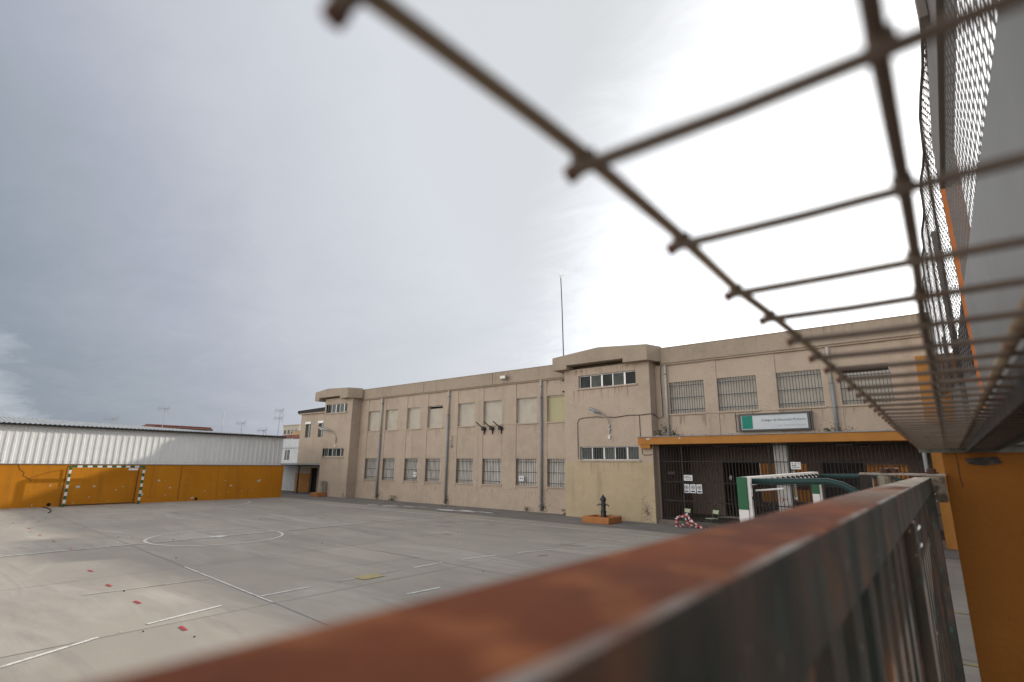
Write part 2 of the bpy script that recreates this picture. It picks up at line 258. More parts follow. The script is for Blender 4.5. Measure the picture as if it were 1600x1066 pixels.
# ------------------------------------------------------------------ mesh helpers
class MB:
    def __init__(s): s.v = []; s.f = []; s.m = []
    def face(s, pts, mi=0):
        i = len(s.v); s.v += [tuple(p) for p in pts]; s.f.append(list(range(i, i+len(pts)))); s.m.append(mi)
    def box(s, x0, x1, y0, y1, z0, z1, mi=0):
        i = len(s.v)
        s.v += [(x0, y0, z0), (x1, y0, z0), (x1, y1, z0), (x0, y1, z0), (x0, y0, z1), (x1, y0, z1), (x1, y1, z1), (x0, y1, z1)]
        for q in ((3, 2, 1, 0), (4, 5, 6, 7), (0, 1, 5, 4), (1, 2, 6, 5), (2, 3, 7, 6), (3, 0, 4, 7)):
            s.f.append([i+k for k in q]); s.m.append(mi)
        return s
    def bbox(s, x0, x1, y0, y1, z0, z1, b=.02, mi=0):
        """box with chamfered edges"""
        bm = bmesh.new(); bmesh.ops.create_cube(bm, size=1)
        for v in bm.verts: v.co = Vector(((x0+x1)/2+v.co.x*(x1-x0), (y0+y1)/2+v.co.y*(y1-y0), (z0+z1)/2+v.co.z*(z1-z0)))
        bmesh.ops.bevel(bm, geom=bm.edges[:], offset=b, segments=2, affect='EDGES', profile=.6)
        s.frombm(bm, mi); return s
    def frombm(s, bm, mi=0):
        i = len(s.v); bm.verts.index_update(); s.v += [tuple(v.co) for v in bm.verts]
        for f in bm.faces: s.f.append([i+v.index for v in f.verts]); s.m.append(mi)
        bm.free()
    def tube(s, pts, r, n=8, mi=0, cap=True):
        pts = [Vector(p) for p in pts]; rr = r if isinstance(r, (list, tuple)) else [r]*len(pts)
        base = len(s.v); ref = None
        for k, p in enumerate(pts):
            d = (pts[min(k+1, len(pts)-1)]-pts[max(k-1, 0)]).normalized()
            if ref is None:
                ref = Vector((0, 0, 1)) if abs(d.z) < .9 else Vector((1, 0, 0))
            a = d.cross(ref).normalized(); b = a.cross(d).normalized(); ref = b
            for q in range(n):
                t = 2*math.pi*q/n; s.v.append(tuple(p+rr[k]*(math.cos(t)*a+math.sin(t)*b)))
        for k in range(len(pts)-1):
            for q in range(n):
                s.f.append([base+k*n+q, base+k*n+(q+1) % n, base+(k+1)*n+(q+1) % n, base+(k+1)*n+q]); s.m.append(mi)
        if cap:
            s.f.append([base+q for q in range(n)][::-1]); s.m.append(mi)
            s.f.append([base+(len(pts)-1)*n+q for q in range(n)]); s.m.append(mi)
        return s
    def lathe(s, c, prof, n=16, mi=0):
        """prof: (radius, z) from bottom to top about the vertical through c"""
        return s.tube([(c[0], c[1], c[2]+z) for r, z in prof], [max(r, .0005) for r, z in prof], n, mi) if False else s._lathe(c, prof, n, mi)
    def _lathe(s, c, prof, n, mi):
        base = len(s.v)
        for r, z in prof:
            for q in range(n):
                t = 2*math.pi*q/n; s.v.append((c[0]+r*math.cos(t), c[1]+r*math.sin(t), c[2]+z))
        for k in range(len(prof)-1):
            for q in range(n):
                s.f.append([base+k*n+q, base+k*n+(q+1) % n, base+(k+1)*n+(q+1) % n, base+(k+1)*n+q]); s.m.append(mi)
        s.f.append([base+q for q in range(n)][::-1]); s.m.append(mi)
        s.f.append([base+(len(prof)-1)*n+q for q in range(n)]); s.m.append(mi)
        return s
    def prism(s, poly, y0, y1, shift=None, mi=0):
        """poly: (x, z) front outline at y0, extruded to y1; shift(x, z) moves the back outline"""
        n = len(poly); i = len(s.v); sh = shift or (lambda x, z: (x, z))
        s.v += [(x, y0, z) for x, z in poly]+[(sh(x, z)[0], y1, sh(x, z)[1]) for x, z in poly]
        s.f.append([i+k for k in range(n)]); s.m.append(mi); s.f.append([i+n+k for k in range(n)][::-1]); s.m.append(mi)
        for k in range(n): s.f.append([i+k, i+n+k, i+n+(k+1) % n, i+(k+1) % n]); s.m.append(mi)
        return s
    def wall(s, x0, x1, z0, z1, y, holes, depth=.2, mi=0):
        """front-facing (-Y) wall sheet with real window openings and their reveals"""
        xs = sorted({x0, x1, *[h[0] for h in holes], *[h[1] for h in holes]}); zs = sorted({z0, z1, *[h[2] for h in holes], *[h[3] for h in holes]})
        inside = lambda a, c: any(h[0] < a < h[1] and h[2] < c < h[3] for h in holes)
        for i in range(len(xs)-1):
            for j in range(len(zs)-1):
                if not inside((xs[i]+xs[i+1])/2, (zs[j]+zs[j+1])/2):
                    s.face([(xs[i], y, zs[j]), (xs[i+1], y, zs[j]), (xs[i+1], y, zs[j+1]), (xs[i], y, zs[j+1])], mi)
        for a, b, c, d in holes:
            s.face([(a, y, c), (a, y, d), (a, y+depth, d), (a, y+depth, c)], mi); s.face([(b, y, d), (b, y, c), (b, y+depth, c), (b, y+depth, d)], mi)
            s.face([(a, y, c), (a, y+depth, c), (b, y+depth, c), (b, y, c)], mi); s.face([(a, y, d), (b, y, d), (b, y+depth, d), (a, y+depth, d)], mi)
        return s
    def build(s, name, mats, parent=None, origin=None, smooth=False):
        ms = mats if isinstance(mats, (list, tuple)) else [mats]
        if parent is not None: o = parent.matrix_world.translation.copy() if False else Vector(parent['_w'])
        elif origin is not None: o = Vector(origin)
        else:
            xs = [v[0] for v in s.v]; ys = [v[1] for v in s.v]; zs = [v[2] for v in s.v]
            o = Vector(((min(xs)+max(xs))/2, (min(ys)+max(ys))/2, min(zs)))
        me = bpy.data.meshes.new(name); me.from_pydata([(v[0]-o.x, v[1]-o.y, v[2]-o.z) for v in s.v], [], s.f)
        for m_ in ms: me.materials.append(m_)
        me.polygons.foreach_set('material_index', s.m)
        if smooth: me.polygons.foreach_set('use_smooth', [True]*len(s.f))
        me.update(); ob = bpy.data.objects.new(name, me); COL.objects.link(ob)
        if parent is not None: ob.parent = parent
        else: ob.location = o
        ob['_w'] = tuple(o)
        return ob
def empty(name, loc, label, cat, group=None, kind=None):
    o = bpy.data.objects.new(name, None); COL.objects.link(o); o.location = loc; o['_w'] = tuple(loc); o.empty_display_size = .2
    tag(o, label, cat, group, kind); return o
def tag(o, label=None, cat=None, group=None, kind=None):
    if label: o['label'] = label
    if cat: o['category'] = cat
    if group: o['group'] = group
    if kind: o['kind'] = kind
    return o
def struct(name, mb, m, origin=(0, 0, 0)):
    o = mb.build(name, m, origin=origin); o['kind'] = 'structure'; return o
def copy_tree(o, parent=None):
    c = o.copy(); COL.objects.link(c)
    if parent is not None: c.parent = parent
    for ch in o.children: copy_tree(ch, c)
    return c
def text(name, body, size, loc, parent, m, depth=.002, align='LEFT', rx=90):
    cu = bpy.data.curves.new(name, 'FONT'); cu.body = body; cu.size = size; cu.extrude = depth; cu.align_x = align
    o = bpy.data.objects.new(name, cu); COL.objects.link(o); cu.materials.append(m); o.parent = parent
    w = Vector(parent['_w']); bpy.context.view_layer.update()
    me = bpy.data.meshes.new_from_object(o.evaluated_get(bpy.context.evaluated_depsgraph_get())); bpy.data.objects.remove(o)
    o = bpy.data.objects.new(name, me); COL.objects.link(o); o.parent = parent
    o.location = Vector(loc)-w; o.rotation_euler = (R(rx), 0, 0); o['_w'] = tuple(loc); return o

# ------------------------------------------------------------------ ground, court and markings
g = MB(); g.face([(-900, -600, 0), (900, -600, 0), (900, 900, 0), (-900, 900, 0)]); struct('ground', g, M['asphalt'])
g = MB(); g.face([(-36.75, -30, .004), (.3, -30, .004), (.3, 19.6, .004), (-36.75, 19.6, .004)]); struct('court_floor', g, M['concrete'])
def strip(mb, a, b, w, z=.012, mi=0):
    a = Vector((*a, 0)); b = Vector((*b, 0)); d = (b-a).normalized(); p = Vector((-d.y, d.x, 0))*w/2
    mb.face([(*(a-p).xy, z), (*(b-p).xy, z), (*(b+p).xy, z), (*(a+p).xy, z)], mi)
j = MB()
def wob(mb, a, b, w, z, n=24, amp=.012, mi=0):
    a = Vector(a); b = Vector(b); d = (b-a).normalized(); p = Vector((-d.y, d.x)); L_ = []
    for k in range(n+1):
        c = a+(b-a)*k/n+p*random.uniform(-amp, amp); ww = w*random.uniform(.45, 1.0)/2; L_.append((c-p*ww, c+p*ww))
    for k in range(n):
        mb.face([(*L_[k][0], z), (*L_[k+1][0], z), (*L_[k+1][1], z), (*L_[k][1], z)], mi)
wob(j, (-36.6, 6.45), (-18.8, 5.62), .022, .008); wob(j, (-18.8, 5.62), (.2, 4.66), .022, .008)
wob(j, (-36.6, 10.3), (-17.4, 9.95), .018, .008); wob(j, (-17.4, 9.95), (.2, 9.6), .018, .008); wob(j, (-36.6, 14.6), (.2, 14.3), .018, .008); wob(j, (-30, .7), (.2, .7), .018, .008)
for x in (-32.7, -28.1, -23.4, -18.77, -14.13, -9.49, -4.85): wob(j, (x, -20), (x, 19.6), .018, .0085)
struct('court_joints', j, M['joint'])
w = MB()
cx, cy, cr_ = -18.9, 8.05, 1.97
def ring(mb, cx, cy, r, w_, a0, a1, n=48, z=.012, mi=0):
    for k in range(n):
        t0 = R(a0+(a1-a0)*k/n); t1 = R(a0+(a1-a0)*(k+1)/n)
        mb.face([(cx+(r-w_/2)*math.cos(t0), cy+(r-w_/2)*math.sin(t0), z), (cx+(r+w_/2)*math.cos(t0), cy+(r+w_/2)*math.sin(t0), z),
                 (cx+(r+w_/2)*math.cos(t1), cy+(r+w_/2)*math.sin(t1), z), (cx+(r-w_/2)*math.cos(t1), cy+(r-w_/2)*math.sin(t1), z)], mi)
ring(w, cx, cy, cr_, .085, 0, 360, 72)
strip(w, (-18.95, -2), (-18.85, 18.15), .08, .0135); strip(w, (-14.15, 5.385), (-9.55, 5.152), .045, .0135)
g2 = [(cx+.27*math.cos(R(a))*random.uniform(.8, 1.2), cy+.27*math.sin(R(a))*random.uniform(.8, 1.2), .016) for a in range(0, 360, 30)]; w.face(g2)
strip(w, (-34.3, 18.24), (-7.0, 18.2), .08)
strip(w, (-30.2, 6.2), (-30.2, 10.6), .07); ring(w, -36.1, 10.6, 5.9, .07, 0, 68, 24)
for a, b in [((-9.05, 1.55), (-9.53, 2.64)), ((-9.73, 3.29), (-10.0, 4.47)), ((-10.14, 5.23), (-10.15, 6.22)), ((-10.15, 8.9), (-10.17, 9.82)),
             ((-10.08, 10.45), (-9.87, 11.55)), ((-9.68, 12.27), (-9.3, 13.39)), ((-8.27, 7.1), (-8.21, 7.9)), ((-9.5, 16.5), (-8.4, 16.42)), ((-9.0, 14.1), (-8.38, 15.2))]:
    strip(w, a, b, .068)
struct('court_lines', w, M['white_line'])
w = MB()
strip(w, (-30.3, 1), (-30.2, 6.2), .06, .0125); strip(w, (-10.17, 6.8), (-10.16, 7.3), .06); strip(w, (-12.6, 3.15), (-12.4, 5.2), .05); strip(w, (-10.17, 7.9), (-10.2, 8.6), .03)
for (x, y) in ((-24, 13.5), (-27.5, 15.5), (-32.5, 17.6), (-26.5, 12.2), (-29, 11.5)): strip(w, (x, y), (x+.1, y+1.6), .06)
strip(w, (-31.5, 16.2), (-30.3, 17.8), .06)
# blotchy old paint near the building
def blot(mb, cx, cy, rx, ry, z, n=26, mi=0):
    mb.face([(cx+rx*math.cos(2*math.pi*k/n)*random.uniform(.55, 1.1), cy+ry*math.sin(2*math.pi*k/n)*random.uniform(.55, 1.1), z) for k in range(n)], mi)
for (x, y, a, b) in ((-25.3, 20.1, .8, .45), (-24.2, 20.6, .6, .3), (-26.6, 19.9, .7, .25), (-23.4, 20.9, .4, .2)): blot(w, x, y, a, b, .010)
struct('faded_court_lines', w, M['faint_line'])
w = MB()
for (x, y, a, b) in ((-21.0, 20.5, 1.0, .38), (-19.8, 20.75, .9, .33), (-18.7, 20.95, .8, .2), (-20.2, 21.1, .5, .15)): blot(w, x, y, a, b, .0145)
struct('old_white_paint_patch', w, M['white_line'])
w = MB()
w.face([(-10.26, 7.3, .016), (-9.9, 7.3, .016), (-9.88, 7.84, .016), (-10.28, 7.86, .016)])
strip(w, (-19.2, 18.28), (-18.3, 18.28), .1, .0165)
for y in (5.4, 6.6, 9.4, 12.5): strip(w, (-.42, y), (.05, y+.02), .08)
for (x, y) in ((-8.8, 20.1), (-7.9, 20.3), (-9.4, 20.4)): strip(w, (x, y), (x+.35, y+.12), .05)
struct('yellow_court_marks', w, M['yellow_line'])
w = MB()
for (x, y, dx, dy) in ((-9.77, 14.5, .9, .05), (-8.95, 12.2, .1, .35), (-24.5, 15.0, .5, 0), (-22, 13.6, .5, 0), (-19.5, 14.5, .5, .1), (-16.2, 15.3, .7, .1), (-17.2, 16.6, .7, 0), (-29.4, 10.2, .9, 0), (-30.5, 12.4, .7, .2), (-28.2, 9.4, .4, 0), (-14.2, 13.6, .5, .05), (-14.9, 16.6, .1, .6), (-24, 17, .5, 0)):
    strip(w, (x, y), (x+dx, y+dy), .06)
struct('faded_red_court_marks', w, M['red_faint'])
# thin dusty asphalt strip along the school, with a slightly raised broken edge
g = MB(); wob(g, (-36.6, 19.62), (.2, 19.62), .09, .0095, 120, .04); struct('court_edge_crack', g, M['joint'])
reds = [(-30.34, 5.33, .30), (-28.28, 5.17, .32), (-25.77, 4.49, .34), (-23.33, 4.37, .34), (-21.33, 4.34, .36), (-19.12, 4.31, .38), (-15.15, 3.84, .42), (-13.18, 3.68, .42), (-11.30, 3.62, .42), (-9.10, 3.56, .42)]
RL = ['red tape dash nearest the camera, beside the wide rusty rail', 'second red tape dash from the rail, in the sunlit patch', 'third red tape dash from the rail, in the sunlit patch',
      'fourth red tape dash from the rail, just past the dark band edge', 'red tape dash right beside the long white centre line', 'red tape dash inside the dark band, first beyond the centre line',
      'second red tape dash beyond the white centre line', 'third red tape dash beyond the white centre line', 'small red tape dash, second from the orange wall', 'smallest red tape dash, nearest the orange wall']
for i, (x, y, l_) in enumerate(reds[::-1]):
    t = MB(); a = random.uniform(-.12, .12); l_ *= .62
    t.box(-l_/2, l_/2, -.026, .026, 0, .0012); o = t.build('floor_tape', M['red_tape'], origin=(0, 0, 0)); o.location = (x, y, .0125); o.rotation_euler.z = a
    tag(o, RL[i], 'tape mark', 'red tape dashes across the court')
lt = MB(); rl = random.Random(5)
for k in range(150):
    if k < 80: x, y = rl.uniform(-34, -3), rl.uniform(1, 19)
    else: x, y = rl.uniform(-33, -10), rl.uniform(19.5, 22.9)
    r = rl.uniform(.008, .022); a = rl.uniform(0, 6); z = .013; h = rl.uniform(.004, .014)
    p = [(x+r*math.cos(a+t)*rl.uniform(.5, 1.2), y+r*math.sin(a+t)*rl.uniform(.5, 1.2)) for t in (0, 1.5, 3.1, 4.6)]
    lt.face([(*q, z+h) for q in p], k % 3 == 0); 
    for q in range(4): lt.face([(*p[q], z-.006), (*p[(q+1) % 4], z-.006), (*p[(q+1) % 4], z+h), (*p[q], z+h)], k % 3 == 0)
tag(lt.build('litter', [M['cable'], M['plaster']]), 'scattered dry leaves and bits of grit on the court', 'litter', kind='stuff')
ck = MB()
for (x, y, n, dx, dy) in ((-16, 12, 18, .42, -.05), (-25, 9, 14, .4, .12), (-20, 3.5, 16, .25, .22), (-12, 6.5, 14, .1, .3), (-28, 14, 20, .4, -.03), (-13.5, 17, 16, .35, .06), (-22, 19.9, 30, .4, .02)):
    pr0 = None
    for k in range(n):
        c = (x, y); x += dx*rl.uniform(.4, 1.5)+rl.uniform(-.08, .08); y += dy*rl.uniform(.2, 1.8)+rl.uniform(-.12, .12)
        strip(ck, c, (x, y), rl.uniform(.006, .014), .0092)
struct('court_cracks', ck, M['joint'])
o = MB().tube([(-36.5, 6.7, .02), (-35.6, 6.75, .02), (-34.2, 6.62, .02), (-33.1, 6.42, .02), (-32.4, 6.2, .02)], .022, 6).build('hose', M['cable'], smooth=True)
tag(o, 'short black hose lying on the court left of the far goal', 'hose')

# ------------------------------------------------------------------ school building
SB = empty('school_building', (-18, 23.1, 0), 'long two-storey beige stuccoed school with flat parapet roofs and two stair towers', 'building')
YW = 23.1
UX = [(-32.1, -30.78), (-30.1, -28.82), (-27.8, -26.48), (-25.75, -24.38), (-23.0, -21.62), (-20.88, -19.45), (-18.4, -16.98), (-16.3, -14.95)]
RX = [(-9.43, -7.87), (-7.28, -5.70), (-4.91, -3.32), (-2.73, -1.14)]
lo, hi = (1.30, 2.72), (4.63, 6.03)
b = MB()
b.wall(-33.1, -14.7, 0, 6.95, YW, [(a, c, *lo) for a, c in UX]+[(a, c, *hi) for a, c in UX], .2)
P_ = .028
edges = [-33.1]+[e for p in UX for e in p]+[-14.7]
for k in range(0, len(edges)-1, 2):
    if edges[k+1]-edges[k] > .05:
        for z0, z1 in ((1.075, 4.575), (4.60, 6.9)): b.box(edges[k]+.012, edges[k+1]-.012, YW-P_, YW+.01, z0, z1)
for a, c in UX:
    b.box(a+.012, c-.012, YW-P_*.3, YW+.01, 2.76, 4.56); b.box(a+.012, c-.012, YW-P_*.3, YW+.01, 6.05, 6.9)
b.box(-33.1, -14.72, YW-P_, YW+.01, -.05, 1.055)
b.build('wall', M['stucco'], SB)
MB().box(-33.1, -14.5, YW+.26, 33, -.05, 7.3).build('sun_block_core', M['black'], SB)  # unseen solid core, added so the sun cannot leak through the wing
# right wing, upper floor only, over the porch
b = MB(); b.wall(-10.1, .2, 3.5, 7.0, YW, [(a, c, 4.71, 6.15) for a, c in RX], .2)
edges = [-9.75]+[e for p in RX for e in p]+[.2]
for k in range(0, len(edges)-1, 2): b.box(edges[k]+.012, edges[k+1]-.012, YW-P_, YW+.01, 4.66, 7.0) if edges[k+1]-edges[k] > .1 else 0
for k in range(0, len(edges)-1, 2): b.box(edges[k]+.012, edges[k+1]-.012, YW-P_, YW+.01, 3.6, 4.64) if edges[k+1]-edges[k] > .1 else 0
b.box(-10.1, .2, YW+.26, 32, 3.45, 7.3)
b.box(.2, .24, YW, 32, 3.4, 7.3)
b.build('wall', M['stucco'], SB)
# parapets
pz = MB(); pz.box(-33.2, -14.9, 22.93, 24.2, 6.95, 7.64); pz.box(-33.2, -14.9, 22.99, 23.4, 6.88, 6.955); pz.box(-33.2, -14.9, 22.91, 24.22, 7.643, 7.67)
for x in (-26.1, -20.1): pz.box(x-.012, x+.012, 22.925, 22.94, 6.95, 7.64, 1)
pz.build('parapet', [M['stucco_cap'], M['dark_gap']], SB)
pz = MB(); pz.box(-9.75, .25, 22.93, 24.2, 7.05, 7.76); pz.box(-9.75, .25, 22.99, 23.4, 6.97, 7.055); pz.box(-9.75, .25, 22.91, 24.22, 7.763, 7.79)
pz.build('parapet', [M['stucco_cap'], M['dark_gap']], SB)

def zigzag_shutter(parent, a, c, z0, z1, y, m, pitch=.05, name='shutter'):
    s = MB(); n = int((z1-z0)/pitch)
    for k in range(n):
        q = z0+k*pitch; t = y+random.uniform(-.002, .002)
        s.face([(a, t, q), (c, t, q), (c, t-.010, q+pitch*.25), (a, t-.010, q+pitch*.25)]); s.face([(a, t-.010, q+pitch*.25), (c, t-.010, q+pitch*.25), (c, t-.010, q+pitch*.8), (a, t-.010, q+pitch*.8)])
        s.face([(a, t-.010, q+pitch*.8), (c, t-.010, q+pitch*.8), (c, t, q+pitch), (a, t, q+pitch)])
    s.box(a, c, y+.012, y+.03, z0, z1)
    return s.build(name, m, parent)
def grille(parent, a, c, z0, z1, y, m, pitch=.115, rows=(.12, .5, .88), rb=.009):
    s = MB(); n = max(3, round((c-a)/pitch))
    for k in range(n+1):
        x = a+.02+(c-a-.04)*k/n; s.box(x-rb, x+rb, y-rb, y+rb, z0, z1)
    for f in rows:
        z = z0+(z1-z0)*f; s.box(a-.02, c+.02, y-rb-.012, y-rb-.0005, z-rb*1.5, z+rb*1.5)
    return s.build('grille', m, parent)
def window(a, c, z0, z1, kind, yw=YW, sm=None, lab=None, gap=0):
    s = MB(); s.bbox(a-.07, c+.07, yw-.075, yw+.17, z0-.06, z0+.004, .008)
    f = MB(); y = yw+.13
    for q in (a+.001, c-.036): f.box(q, q+.035, y, y+.05, z0, z1)
    f.box(a+.036, c-.036, y, y+.05, z1-.036, z1-.001)
    w_ = f.build('window', M['alu'], SB)
    if lab: w_['label'] = lab
    s.build('sill', M['stucco'], w_)
    if gap: MB().box(a+.036, c-.036, y+.04, y+.05, z1-gap, z1-.036).build('opening', M['black'], w_); z1 = z1-gap
    zigzag_shutter(w_, a+.03, c-.03, z0+.004, z1-.03, y+.035, sm or M['shutter'])
    if kind: grille(w_, a, c, z0+.006, z1-.006, yw+.02, M[kind])
    return w_
for i, (a, c) in enumerate(UX):
    window(a, c, *hi, None, sm=M['shutter_y'] if i == 7 else None, gap=.13 if i == 3 else 0, lab='window with a yellowed roller shutter' if i == 7 else None)
    window(a, c, *lo, 'grille', sm=M['shutter_g'])
for i, (a, c) in enumerate(RX):
    window(a, c, 4.71, 6.15, 'grille_blue', lab='window with a dark slatted box over its shutter' if i == 3 else None, gap=.2 if i == 3 else 0)
# small noticeboards / vent boxes hanging on the lower grilles
for (x, z) in ((-26.72, 1.72), (-18.0, 1.68)):
    n_ = MB(); n_.box(x-.16, x+.16, YW-.03, YW-.012, z-.13, z+.13); n_.box(x-.10, x-.04, YW-.034, YW-.029, z-.04, z+.04, 1); n_.box(x+.02, x+.09, YW-.034, YW-.029, z-.04, z+.04, 1)
    o = n_.build('window_notice', [M['paper'], M['inkb']]); tag(o, 'white notice tied to the grille of the %s' % ('ground-floor window third from the far stair tower' if x < -20 else 'ground-floor window left of the nearest drainpipe'), 'notice')

# stair towers
def tower(x0, x1, yf, cap, zu, zl, wx, peakx, splay, lab):
    t = MB(); yb = 23.35
    t.wall(x0, x1, 0, 7.15, yf, [(wx[0], wx[1], *zu), (wx[0], wx[1], *zl)], .22)
    t.box(x0, x0+.2, yf+.002, yb, 0, 7.15); t.box(x1-.2, x1, yf+.002, yb, 0, 7.15)
    t.box(x0+.2, x1-.2, yf+.3, yb, 0, 7.15)
    # horizontal casting seams, slightly raised bands between
    for z in (1.08, 4.67):
        t.box(x0-.004, x1+.004, yf-.006, yf+.004, z-.012, z+.012)
    tw = t.build('stair_tower', M['stucco'], SB); tw['label'] = lab
    cx0, cx1, zb, zt, zp = cap
    n0, n1 = wx[0]-.45, wx[1]-.42
    poly = [(cx0, zb), (n0, zb), (n0, zb+.2), (n1, zb+.2), (n1, zb), (cx1, zb), (cx1, zt+.06), (peakx, zp), (cx0, zt)]
    c = MB(); c.prism(poly, yf-.42, yf+.5, lambda x, z: (x+(splay if x > peakx+.5 and x >= cx1-.01 else 0), z))
    c.box(cx0+.02, cx1+splay-.02, yf+.5, 25.5, zb+.05, zt-.01)
    c.build('roof_cap', M['stucco_cap'], tw)
    for zz, bars in ((zu, False), (zl, True)):
        fr = MB(); y = yf+.12; a, bb = wx; n = 5
        fr.box(a, bb, y, y+.06, zz[0], zz[0]+.04); fr.box(a, bb, y, y+.06, zz[1]-.04, zz[1])
        for k in range(n+1):
            x = a+(bb-a-.05)*k/n; ww = .05 if k not in (2, 4) else .09; fr.box(x, x+ww, y+.002, y+.062, zz[0]+.04, zz[1]-.04)
        w_ = fr.build('window', M['alu'], tw)
        sl_ = MB(); sl_.bbox(a-.08, bb+.08, yf-.07, yf+.2, zz[0]-.07, zz[0]+.004, .008); sl_.build('sill', M['stucco'], w_)
        gl_ = MB()
        for k in range(n):
            x = a+(bb-a-.05)*k/n; gl_.box(x+.02, x+(bb-a)/n, y+.03, y+.04, zz[0]+.03, zz[1]-.03, k % 2 if not bars else (k+1) % 2)
        gl_.build('pane', [M['glass'], M['glass_pale']], w_)
        if bars and x1 > -20: grille(w_, a, bb, zz[0]+.006, zz[1]-.006, yf+.03, M['pipe'], .13, (.06, .94), .004)
    return tw
T2 = tower(-14.75, -10.1, 22.45, (-15.2, -9.98, 7.14, 7.80, 8.04), (6.15, 6.80), (2.66, 3.29), (-13.9, -10.78), -12.5, .32, 'nearer stair tower with yellowish lower wall')
T1 = tower(-36.6, -33.02, 22.3, (-37.45, -33.1, 7.02, 7.68, 7.86), (6.05, 6.72), (2.83, 3.43), (-36.4, -33.67), -35.8, .5, 'farther stair tower')
d_ = MB(); d_.box(-14.765, -10.095, 22.437, 22.449, 0, 2.58); d_.box(-14.765, -14.752, 22.449, 23.1, 0, 2.58); d_.build('painted_dado', M['stucco_yellow'], T2)
d_ = MB(); d_.box(-14.76, -10.1, 22.430, 22.436, 1.03, 1.05); d_.build('dado_line', M['stucco'], T2)
# annex behind the far tower
an = MB(); an.wall(-43.5, -36.6, 0, 6.45, 24.3, [(-42.66, -41.8, 4.47, 5.76), (-40.65, -39.9, 4.47, 5.76), (-41.2, -40.15, 0, 1.95)], .25)
an.box(-43.5, -36.6, 24.6, 34, 0, 6.4); an.box(-43.5, -43.3, 24.302, 24.6, 0, 6.45); an.box(-43.65, -36.6, 24.1, 34, 6.45, 6.55)
A = an.build('annex_wall', M['stucco'], SB)
MB().prism([(-43.75, 6.55), (-36.5, 6.55), (-36.5, 6.95), (-43.75, 6.78)], 24.05, 34).build('annex_roof', M['dark_gap'], SB)
MB().box(-43.51, -41.2, 24.285, 24.299, 0, 1.5).build('painted_dado', M['orange2'], SB)
MB().box(-41.2, -40.15, 24.45, 24.5, 0, 1.95).build('door', M['black'], SB)
for a, c in ((-42.66, -41.8), (-40.65, -39.9)):
    f = MB(); f.box(a, c, 24.42, 24.46, 4.47, 5.76); f.box(a-.03, c+.03, 24.24, 24.45, 5.6, 5.79, 1); f.box(a+.4, a+.44, 24.40, 24.43, 4.5, 5.6, 1); f.build('window', [M['glass_pale'], M['alu']], SB)
# drain pipes
def pipe(x, y, z0, z1, zj, lab, two=True):
    p = MB(); p.tube([(x, y, z0), (x, y, zj)], .065, 12, 0); p.tube([(x, y, zj-.05), (x, y, z1)], .058, 12, 1)
    for z in (z0+.35, zj-.02, z1-.4, (z0+zj)/2): p.tube([(x, y, z-.03), (x, y, z+.03)], .075, 12, 0)
    o = p.build('drainpipe', [M['pipe'], M['pipe_l']], SB, smooth=True); o['label'] = lab; return o
pipe(-30.45, 22.97, .08, 6.9, 4.3, 'drainpipe nearest the far stair tower'); pipe(-23.75, 22.97, .08, 6.9, 5.4, 'drainpipe in the middle of the long wing')
pipe(-16.62, 22.97, .1, 6.95, 6.0, 'drainpipe nearest the yellowish stair tower'); pipe(-9.55, 22.97, 3.72, 6.95, 3.9, 'pale drainpipe above the left end of the canopy')
pipe(-3.0, 22.97, 3.72, 6.95, 5.6, 'drainpipe right of the long sign')
# cable runs
cb = MB(); y = 22.42
cb.tube([(-13.98, y, 2.72), (-13.98, y, 4.48), (-13.9, y, 4.62), (-13.7, y, 4.68), (-12.9, y, 4.71), (-12.5, y, 4.66)], .014, 6)
cb.tube([(-12.45, y, 4.68), (-11.9, y, 4.63), (-11.2, y, 4.70), (-10.6, y, 4.68), (-10.09, y, 4.72), (-10.06, 22.7, 4.70), (-10.02, 23.05, 4.55), (-9.78, 23.02, 4.6), (-9.77, 23.0, 5.4), (-9.80, 23.0, 6.3), (-9.76, 23.0, 6.93)], .016, 6)
cb.tube([(-10.66, y, 4.68), (-10.66, y, 3.7)], .013, 6)
cb.tube([(-10.6, y, 3.3), (-10.6, y, 2.95), (-10.5, y, 2.88), (-10.12, y, 2.9)], .013, 6)
cb.tube([(-15.02, 22.9, 6.86), (-15.02, 22.9, 6.1), (-14.9, 22.95, 5.6)], .016, 6); cb.box(-15.12, -14.95, 22.8, 22.9, 6.7, 6.78); cb.box(-15.12, -14.95, 22.8, 22.9, 6.1, 6.18)
cb.build('cable_run', M['cable'], SB, smooth=False)
cb = MB(); y = 23.0; cb.tube([(-23.4, y, 4.1), (-23.34, y, 4.0), (-23.42, y, 3.75), (-23.38, y, 3.5)], .02, 6); cb.box(-23.5, -23.36, 22.98, 23.05, 3.38, 3.52); cb.build('cut_cable', M['pipe'], SB)

# mould specks and rain streaks that belong to the walls
M['mould'] = mat('black_mould', (.07, .062, .052), .95, [((.16, .13, .105), 20, .45, .6, .8, U1)])
M['streak'] = mat('rain_streak', (.31, .245, .19), .95, [((.40, .32, .25), 6, .45, .6, .8, VST)])
M['rust_streak'] = mat('brown_water_stain', (.27, .17, .10), .95, [((.38, .29, .21), 5, .45, .62, .8, VST)])
rs_ = random.Random(3)
def specks(parent, cx, cz, rx, rz, n, y, m='mould'):
    q = MB()
    for k in range(n):
        a = rs_.uniform(0, 6.28); f = abs(rs_.gauss(0, .45)); x = cx+rx*f*math.cos(a); z = cz+rz*f*math.sin(a); r = rs_.uniform(.008, .03)
        if z < .02: continue
        q.face([(x+r*rs_.uniform(.5, 1.2)*math.cos(t), y, z+r*rs_.uniform(.5, 1.3)*math.sin(t)) for t in (0, 1.2, 2.5, 3.8, 5.1)])
    return tag(q.build('mould_patch', M[m], parent), kind='stuff')
